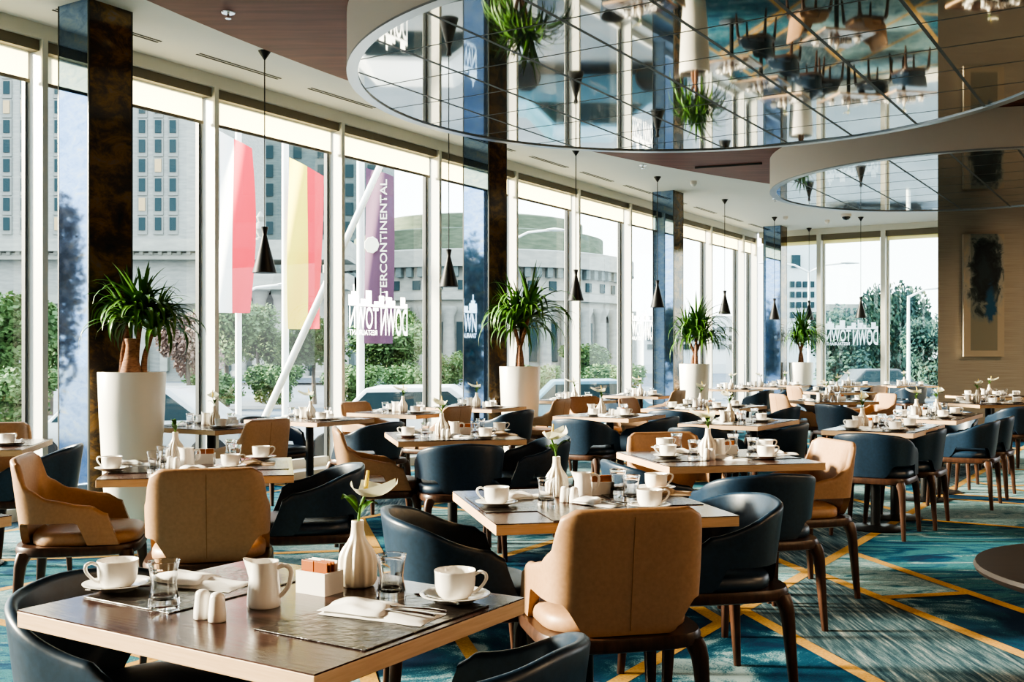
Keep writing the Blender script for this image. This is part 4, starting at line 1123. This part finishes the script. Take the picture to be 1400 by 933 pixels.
chair('tan', (-3.58, 7.22), BCam + R(6), 'tan leather armchair behind the left edge table, facing us')
chair('tan', AC(8.35, -6.98), AIn, 'tan leather armchair with its back to the window by the lettering')
chair('tan', (.98, 12.18), BCam + R(20), 'tan leather armchair showing behind the yellow flower table')
chair('tan', AC(10.74, -5.02), AIn, 'tan leather armchair on the window side of the long table before the third planter')
chair('navy', AC(1.68, -2.13), AIn + R(10), 'dark navy armchair pushed under the foreground table, lower left')
chair('navy', AC(1.69, -1.24), AWin, 'dark navy armchair whose back just rises at the bottom edge')
chair('navy', (-.20, 3.84), BRt - R(4), 'navy armchair with white window glare, between the foreground and centre tables')
chair('navy', (-1.03, 5.36), BLf, 'dark navy armchair facing left at the right end of the first planter table')
chair('navy', (-.345, 6.86), B0, 'navy armchair with its back to us at the table left of centre')
chair('navy', (.12, 7.27), BLf, 'navy armchair facing left at the right end of the table left of centre')
chair('navy', (.76, 5.63), BRt, 'navy armchair facing right with pale lit inside, behind the centre table')
chair('navy', (1.18, 5.18), B0, 'dark navy armchair with its back to us, right of the centre table')
chair('navy', (.76, 4.13), BLf, 'dark navy armchair facing left at the right end of the centre table')
chair('navy', AC(8.40, -4.55), A0_, 'navy armchair at the near left side of the yellow flower table')
chair('navy', AC(8.98, -4.20), AWin, 'navy armchair at the near right side of the yellow flower table')
chair('navy', AC(10.22, -4.45), A0_, 'navy armchair at the near end of the long table before the third planter')
chair('navy', AC(7.97, -3.22), A0_, 'navy armchair at the near end of the long table left of the aisle')
chair('navy', AC(8.62, -2.88), AWin, 'navy armchair at the right side of the long table left of the aisle')
chair('navy', AC(7.98, -1.90), A0_, 'navy armchair with its back to us under the near end of the aisle table')
chair('navy', AC(8.60, -1.80), AWin, 'navy armchair tucked at the right side of the aisle table')
chair('navy', AC(9.95, -1.60), AWin, 'navy armchair in side view facing left, right of the aisle table')
chair('navy', AC(10.72, -1.58), AWin, 'navy armchair directly behind the side-view one on the right')
chair('navy', (5.70, 11.95), B0, 'navy armchair with its back to us at the right picture edge')
chair('navy', (3.86, 12.35), BRt + R(15), 'navy tub armchair behind the aisle table flower')
chair('navy', (4.02, 13.74), BCam, 'navy armchair facing us under the table before the fourth planter')
chair('navy', AC(11.34, -2.0), ACam, 'navy armchair facing us at the far end of the long table behind the aisle one')
chair('navy', AC(6.88, -6.95), AIn, 'navy armchair by the glass, tucked under the table beside the raking prop')
chair('navy', AC(6.95, -5.86), AWin, 'navy armchair facing the window, behind the tan one left of centre')
chair('navy', AC(9.30, -5.98), AWin, 'navy armchair facing the window left of the second planter')
chair('navy', (-2.98, 6.58), BLf, 'navy armchair facing left before the first column')
chair('navy', AC(17.15, -6.02), AWin, 'far navy armchair facing the window right of the third planter')
chair('navy', AC(18.55, -6.02), AWin, 'far navy armchair facing the window, second right of the third planter')
chair('navy', AC(19.95, -6.0), AWin, 'far navy armchair facing the window left of the fourth planter')
chair('navy', AC(11.55, -3.85), AWin, 'navy armchair at the far right side of the long table before the third planter')
chair('navy', (7.45, 19.72), B0, 'far navy armchair with its back to us beside the painting wall edge')
chair('navy', (7.05, 20.55), BLf, 'far navy armchair between the two farthest tables')
chair('navy', (6.08, 20.5), BRt, 'far navy armchair beside the fourth planter under the far window')
chair('navy', AC(13.95, -6.98), AIn, 'far navy armchair by the glass left of the third column')
chair('navy', (-2.17, 3.62), ACam, 'navy armchair just cut by the left picture edge')

# ================================================================== TABLEWARE
items = []          # (kind, design, table, world position, rotation, extra)
def put(kind, design, T, pos, rz=0, rot=None): items.append((kind, design, T, Vector(pos), rz, rot))
ZT = .7502
def pix(px, py, h=ZT): return at(px, py, h)
def cup(T, p, ha, spoon=None, zb=0):
    p = Vector((p[0], p[1], ZT + zb)); put('saucer', SAUCER, T, p, 0); put('cup', CUP, T, p + Vector((0, 0, .0072)), ha)
    if spoon is not None:
        d = Vector((math.cos(spoon), math.sin(spoon), 0)); n = Vector((-d.y, d.x, 0))
        put('spoon', SPOON, T, p + n * .060 - d * .0 + Vector((0, 0, .0125)), spoon)
def napkin(T, p, rz, cutlery=True, me=0, zb=.003):
    p = Vector((p[0], p[1], ZT + zb)); put('napkin', NAP[me], T, p, rz)
    if cutlery:
        d = Vector((math.cos(rz), math.sin(rz), 0)); n = Vector((-d.y, d.x, 0))
        put('fork', FORK, T, p + d * .045 + n * .012 + Vector((0, 0, .0125)), rz + PI + .06); put('knife', KNIFE, T, p + d * .04 - n * .018 + Vector((0, 0, .0125)), rz + PI - .05)
fcount = [0]
def vase(T, p, rz=0, k=None):
    p = Vector((p[0], p[1], ZT)); put('vase', VASE, T, p, 0)
    k = fcount[0] % 6 if k is None else k; fcount[0] += 1
    put('flower', FLOWER[k], T, p + Vector((0, 0, .156)), rz)
def sugar(T, p, rz, n=6):
    p = Vector((p[0], p[1], ZT)); put('sugar box', SUGAR, T, p, rz); d = Vector((math.cos(rz), math.sin(rz), 0))
    cols = ['white', 'white', 'white', 'orange', 'brown', 'orange', 'orange', 'orange'][:n]
    for i, c in enumerate(cols): put(c + ' sachet', SACHET[c], T, p + d * (.0205 if i % 2 else -.0205) + Vector((-d.y, d.x, 0)) * (.018 - .012 * (i // 2)) + Vector((0, 0, .006)), rz + .06 * math.sin(3 * i), None)
def mat_at(T, p, rz): put('place mat', PLACEMAT, T, Vector((p[0], p[1], ZT)), rz)
def tpt(T, x, y):
    t = TB[T]; c, s_ = math.cos(t['rz']), math.sin(t['rz']); return Vector((t['c'].x + x * c - y * s_, t['c'].y + x * s_ + y * c, ZT))

# --- foreground table (read off the photograph's near corner layout)
T = 'T1'
mat_at(T, tpt(T, -.268, .015), RA + PI / 2); mat_at(T, tpt(T, .270, .020), RA + PI / 2)
cup(T, pix(161, 808), PI + .5, PI + .35, .003); cup(T, pix(622, 824), -.15, 2.4, .003)
put('glass', GLASS, T, pix(224, 833) + Vector((0, 0, .003))); put('glass', GLASS, T, pix(535, 820))
napkin(T, pix(272, 800), RA + R(12), False); napkin(T, pix(522, 842), RA + R(8))
put('salt shaker', SHAKER, T, pix(277, 846)); put('pepper shaker', SHAKER, T, pix(297, 850))
put('creamer', CREAM, T, pix(361, 829), R(-8)); sugar(T, pix(437, 810), RA, 8); vase(T, pix(489, 801), R(-40), 0)
# --- centre table
T = 'T2'
mat_at(T, tpt(T, -.02, -.275), RB); mat_at(T, tpt(T, -.27, .02), RB + PI / 2); mat_at(T, tpt(T, .27, .05), RB + PI / 2)
cup(T, pix(679, 693), PI, -.3, .003); cup(T, pix(888, 697), .1, .6, .003); cup(T, pix(897, 672), .2, None, .003)
put('glass', GLASS, T, pix(747, 692)); put('glass', GLASS, T, pix(845, 677)); put('glass', GLASS, T, pix(863, 687))
napkin(T, pix(717, 682), R(25), False, 2); napkin(T, pix(818, 691), R(-48), True, 2); put('napkin', TAN_NAPKIN, T, pix(915, 676) + Vector((0, 0, .003)), R(-12))
vase(T, pix(761, 679), R(60), 1); put('salt shaker', SHAKER, T, pix(772, 687)); put('pepper shaker', SHAKER, T, pix(785, 688))
put('creamer', CREAM, T, pix(797, 681), R(0)); sugar(T, pix(822, 676), R(10), 6)
# --- first planter table
T = 'T3'
mat_at(T, tpt(T, -.27, .0), RB + PI / 2); mat_at(T, tpt(T, .27, .02), RB + PI / 2)
cup(T, pix(153, 645), PI, -.2, .003); cup(T, pix(315, 641), .2, None); cup(T, pix(357, 629), .1, None, .003)
put('glass', GLASS, T, pix(211, 647)); put('glass', GLASS, T, pix(224, 638)); put('glass', GLASS, T, pix(321, 636)); put('glass', GLASS, T, pix(316, 627))
napkin(T, pix(187, 637), R(8), False, 2); napkin(T, pix(276, 644), R(20), False, 2); put('napkin', TAN_NAPKIN, T, pix(352, 636) + Vector((0, 0, .003)), R(10))
put('vase', VASE, T, pix(240, 632)); put('sprig', FLOWER[2][:1] + FLOWER[2][3:], T, pix(240, 632) + Vector((0, 0, .156)), R(200)); put('salt shaker', SHAKER, T, pix(233, 641)); put('pepper shaker', SHAKER, T, pix(242, 642))
put('creamer', CREAM, T, pix(256, 640), R(0)); sugar(T, pix(281, 634), R(5), 5)
# --- table left of centre
T = 'T4'
mat_at(T, tpt(T, -.02, -.275), RB)
cup(T, pix(558, 598), PI, .2); cup(T, pix(664, 600), .1, .4, .003); cup(T, pix(683, 591), .2, None)
put('glass', GLASS, T, pix(582, 598)); put('glass', GLASS, T, pix(650, 596)); put('glass', GLASS, T, pix(657, 592))
napkin(T, pix(573, 592), R(10), False, 2); napkin(T, pix(630, 599), R(-40), True, 2, 0); put('napkin', TAN_NAPKIN, T, pix(690, 595), R(10))
vase(T, pix(604, 596), R(130), 3); put('salt shaker', SHAKER, T, pix(606.5, 598.6)); put('pepper shaker', SHAKER, T, pix(613, 598.8))
put('creamer', CREAM, T, pix(622, 596.5), 0); sugar(T, pix(636, 594), R(8), 5)
# --- table right of centre
T = 'T5'
mat_at(T, tpt(T, -.27, .0), RB + PI / 2); mat_at(T, tpt(T, .27, .02), RB + PI / 2)
cup(T, pix(913, 627), PI, -.3, .003); cup(T, pix(908, 615.5), .3, None); cup(T, pix(1047, 628), .1, .5, .003); cup(T, pix(1046, 618), .2, None)
put('glass', GLASS, T, pix(925, 617)); put('glass', GLASS, T, pix(949, 628)); put('glass', GLASS, T, pix(1002, 618)); put('glass', GLASS, T, pix(1029, 624))
napkin(T, pix(936, 620), R(8), False, 2); napkin(T, pix(1000, 629), R(-30), True, 2, 0); napkin(T, pix(1066, 622), R(-5), False, 2); 
vase(T, pix(968, 625), R(180), 4); put('salt shaker', SHAKER, T, pix(966, 629)); put('pepper shaker', SHAKER, T, pix(973.5, 629))
put('creamer', CREAM, T, pix(983, 625), 0); sugar(T, pix(995, 621), R(6), 5)

# --- the other tables: seats (local direction, offset along the side) and a centre group
def setting(T, sx, sy, off, spoon=True, glass=True, nap=True, seed=0, nomat=False):
    t = TB[T]; hx, hy = t['w'] / 2, t['d'] / 2; r = random.Random(seed)
    ex, ey = sx * hx, sy * hy; tx, ty = -sy, sx
    def P(inw, al): return tpt(T, ex - sx * inw + tx * (al + off), ey - sy * inw + ty * (al + off))
    face = t['rz'] + math.atan2(sy, sx)
    if not nomat: mat_at(T, P(.15, 0), face + PI / 2)
    z = 0 if nomat else .003
    if nap: napkin(T, P(.14, 0), face + PI / 2 + r.uniform(-.3, .3), r.random() < .5, 2, z)
    cup(T, P(.16, -.145), r.uniform(0, 6), r.uniform(0, 6) if spoon else None, z)
    if glass: put('glass', GLASS, T, P(.30, .10 + r.uniform(-.02, .02)))
def centre(T, x0, y0, along_x, seed, sach=4):
    r = random.Random(seed)
    L = [('vase', 0), ('salt shaker', .085), ('pepper shaker', .125), ('creamer', -.10), ('sugar box', .20)]
    for k, o in L:
        x, y = (x0 + o, y0 + r.uniform(-.015, .015)) if along_x else (x0 + r.uniform(-.015, .015), y0 + o)
        p = tpt(T, x, y)
        if k == 'vase': vase(T, p, r.uniform(0, 6))
        elif k == 'sugar box': sugar(T, p, TB[T]['rz'] + r.uniform(-.2, .2), sach)
        elif k == 'creamer': put(k, CREAM, T, p, r.uniform(-.6, .6))
        else: put(k, SHAKER, T, p)
setting('T6', 0, -1, .10, seed=1); setting('T6', 1, 0, .0, seed=2); centre('T6', -.10, .02, True, 61)
setting('T7', 0, -1, 0, seed=3); setting('T7', 1, 0, .20, seed=4); setting('T7', -1, 0, -.12, seed=5); setting('T7', 1, 0, -.30, seed=6); centre('T7', -.12, -.28, False, 62)
setting('T8', 0, -1, 0, seed=7); setting('T8', 1, 0, .15, seed=8); setting('T8', -1, 0, -.05, seed=9); centre('T8', -.05, -.12, False, 63)
setting('T9', 0, -1, 0, seed=10); setting('T9', 1, 0, .28, seed=11); setting('T9', 1, 0, -.25, seed=12); setting('T9', -1, 0, 0, seed=13); centre('T9', 0, -.15, False, 64)
setting('T10', -1, 0, 0, seed=14); setting('T10', 1, 0, 0, seed=15); centre('T10', -.05, .05, True, 65)
setting('T11', 0, -1, 0, seed=16); setting('T11', 1, 0, .3, seed=17); setting('T11', 1, 0, -.3, seed=18); setting('T11', -1, 0, -.1, seed=19); centre('T11', -.08, -.2, False, 66)
vase('T11', tpt('T11', .05, -.02), 1.0)
setting('T12', 0, -1, 0, seed=20); setting('T12', -1, 0, 0, seed=21); setting('T12', 1, 0, 0, seed=22); centre('T12', -.1, .08, True, 67)
setting('T13', 0, -1, 0, seed=23); setting('T13', -1, 0, 0, seed=24); setting('T13', 1, 0, 0, seed=25); centre('T13', 0, .05, True, 68, 3)
setting('T14', 1, 0, .05, seed=26)
for i, k in enumerate(('T15', 'T16', 'T17', 'T18', 'T19', 'T20', 'T21', 'T22', 'T27')):
    far = i >= 6
    setting(k, 1, 0, 0, not far, True, True, 30 + i); setting(k, -1, 0, 0, not far, True, not far, 50 + i); centre(k, -.02, .04, True, 70 + i, 0 if far else 3)
for i, k in enumerate(('T23', 'T24', 'T28')):
    setting(k, -1, 0, 0, False, True, False, 80 + i); setting(k, 1, 0, 0, False, True, False, 84 + i); centre(k, 0, .0, True, 90 + i, 0)

DESC = {'sprig': ('green_sprig', 'green leafy sprig in the vase', 'sprig'), 'cup': ('coffee_cup', 'white coffee cup', 'cup'), 'saucer': ('saucer', 'white saucer', 'saucer'), 'spoon': ('teaspoon', 'steel teaspoon on a saucer', 'spoon'), 'glass': ('water_glass', 'clear glass tumbler', 'glass'),
        'napkin': ('napkin', 'folded napkin', 'napkin'), 'fork': ('fork', 'steel fork on a napkin', 'fork'), 'knife': ('knife', 'steel knife on a napkin', 'knife'), 'vase': ('bud_vase', 'ribbed cream bud vase', 'vase'),
        'flower': ('calla_flower', 'white flower in the vase', 'flower'), 'salt shaker': ('salt_shaker', 'white shaker, left one of the pair', 'shaker'), 'pepper shaker': ('pepper_shaker', 'white shaker, right one of the pair', 'shaker'),
        'creamer': ('milk_jug', 'white china milk jug', 'jug'), 'sugar box': ('sachet_box', 'white open sachet box', 'box'), 'place mat': ('place_mat', 'dark leather place mat', 'place mat'),
        'orange sachet': ('sugar_sachet', 'orange sugar sachet', 'sachet'), 'brown sachet': ('sugar_sachet', 'brown sugar sachet', 'sachet'), 'white sachet': ('sugar_sachet', 'white sugar sachet', 'sachet')}
RANK = {1: [''], 2: ['left', 'right'], 3: ['leftmost', 'middle', 'rightmost'], 4: ['leftmost', 'second from left', 'third from left', 'rightmost'], 5: ['leftmost', 'second from left', 'middle', 'second from right', 'rightmost'],
        6: ['leftmost', 'second from left', 'third from left', 'third from right', 'second from right', 'rightmost']}
by = {}
for it in items: by.setdefault((it[0], it[2]), []).append(it)
for (kind, T), L in by.items():
    L.sort(key=lambda it: it[3].x / it[3].y)
    name, desc, cat = DESC[kind]; n = len(L)
    for i, it in enumerate(L):
        if kind in ('salt shaker', 'pepper shaker'):
            pass
        rk = RANK[n][i] if n in RANK else 'number %d from left' % (i + 1)
        lab = (rk + ' ' if rk else '') + desc + ' on ' + TB[T]['short']
        place(it[1], name, lab, cat, it[3], it[4], cat + 's on ' + TB[T]['short'], rot=it[5])

# ================================================================== LIGHT AND CAMERA
w = bpy.data.worlds.new('sky'); sc.world = w; w.use_nodes = True
N, L = w.node_tree.nodes, w.node_tree.links
bg = N['Background']; tc = N.new('ShaderNodeTexCoord'); sp = N.new('ShaderNodeSeparateXYZ'); r = ramp(N, [(.0, (.92, .95, .96)), (.25, (.86, .92, .97)), (1.0, (.60, .74, .92))])
L.new(tc.outputs['Generated'], sp.inputs[0]); L.new(sp.outputs['Z'], r.inputs[0]); L.new(r.outputs[0], bg.inputs[0]); bg.inputs[1].default_value = 1.7
sd = bpy.data.lights.new('sun', 'SUN'); sd.energy = 9.0; sd.angle = math.radians(9); sd.color = (1, .86, .66)
so = bpy.data.objects.new('sun', sd); COL.objects.link(so)
so.rotation_euler = Vector((.96, -.06, -.31)).to_track_quat('-Z', 'Y').to_euler(); so.location = (-20, 5, 15)
# light portals in the glass wall guide the sky light in
for u0_, u1_ in ((-5.5, 4), (4, 13), (13, 21.5)):
    pl = bpy.data.lights.new('portal', 'AREA'); pl.shape = 'RECTANGLE'; pl.size = u1_ - u0_; pl.size_y = 3.7
    pl.cycles.is_portal = True
    po = bpy.data.objects.new('portal', pl); COL.objects.link(po); po.location = un((u0_ + u1_) / 2, -8.1, 2.0)
    po.rotation_euler = Vector((ND[0], ND[1], 0)).to_track_quat('-Z', 'Z').to_euler()
# warm unseen lamps added as fill; strongest pair stands for the room's golden lights
for x, y, e_ in ((-1.5, -2.0, 14), (2.5, -1.5, 14), (6, 3, 30), (9.2, 13.2, 30), (9.5, 4, 120), (9, -2, 120)):
    al = bpy.data.lights.new('room_fill', 'AREA'); al.shape = 'DISK'; al.size = .6; al.energy = e_; al.color = (1, .72, .45)
    ao = bpy.data.objects.new('room_fill', al); COL.objects.link(ao); ao.location = (x, y, HC - .1)

cam = bpy.data.cameras.new('camera'); cam.sensor_width = 36; cam.lens = 36 * F / 1400; cam.shift_y = (HY - 466.5) / 1400
cam.clip_end = 600; cam.clip_start = .05
co = bpy.data.objects.new('camera', cam); COL.objects.link(co); co.location = (0, 0, CH); co.rotation_euler = (PI / 2, 0, 0)
sc.camera = co
sc.view_settings.view_transform = 'AgX'
sc.view_settings.look = 'AgX - High Contrast'
sc.view_settings.exposure = 1.62
sc.cycles.max_bounces = 10; sc.cycles.transparent_max_bounces = 16; sc.cycles.transmission_bounces = 8
sc.cycles.caustics_reflective = False; sc.cycles.caustics_refractive = False
sc.cycles.sample_clamp_indirect = 6
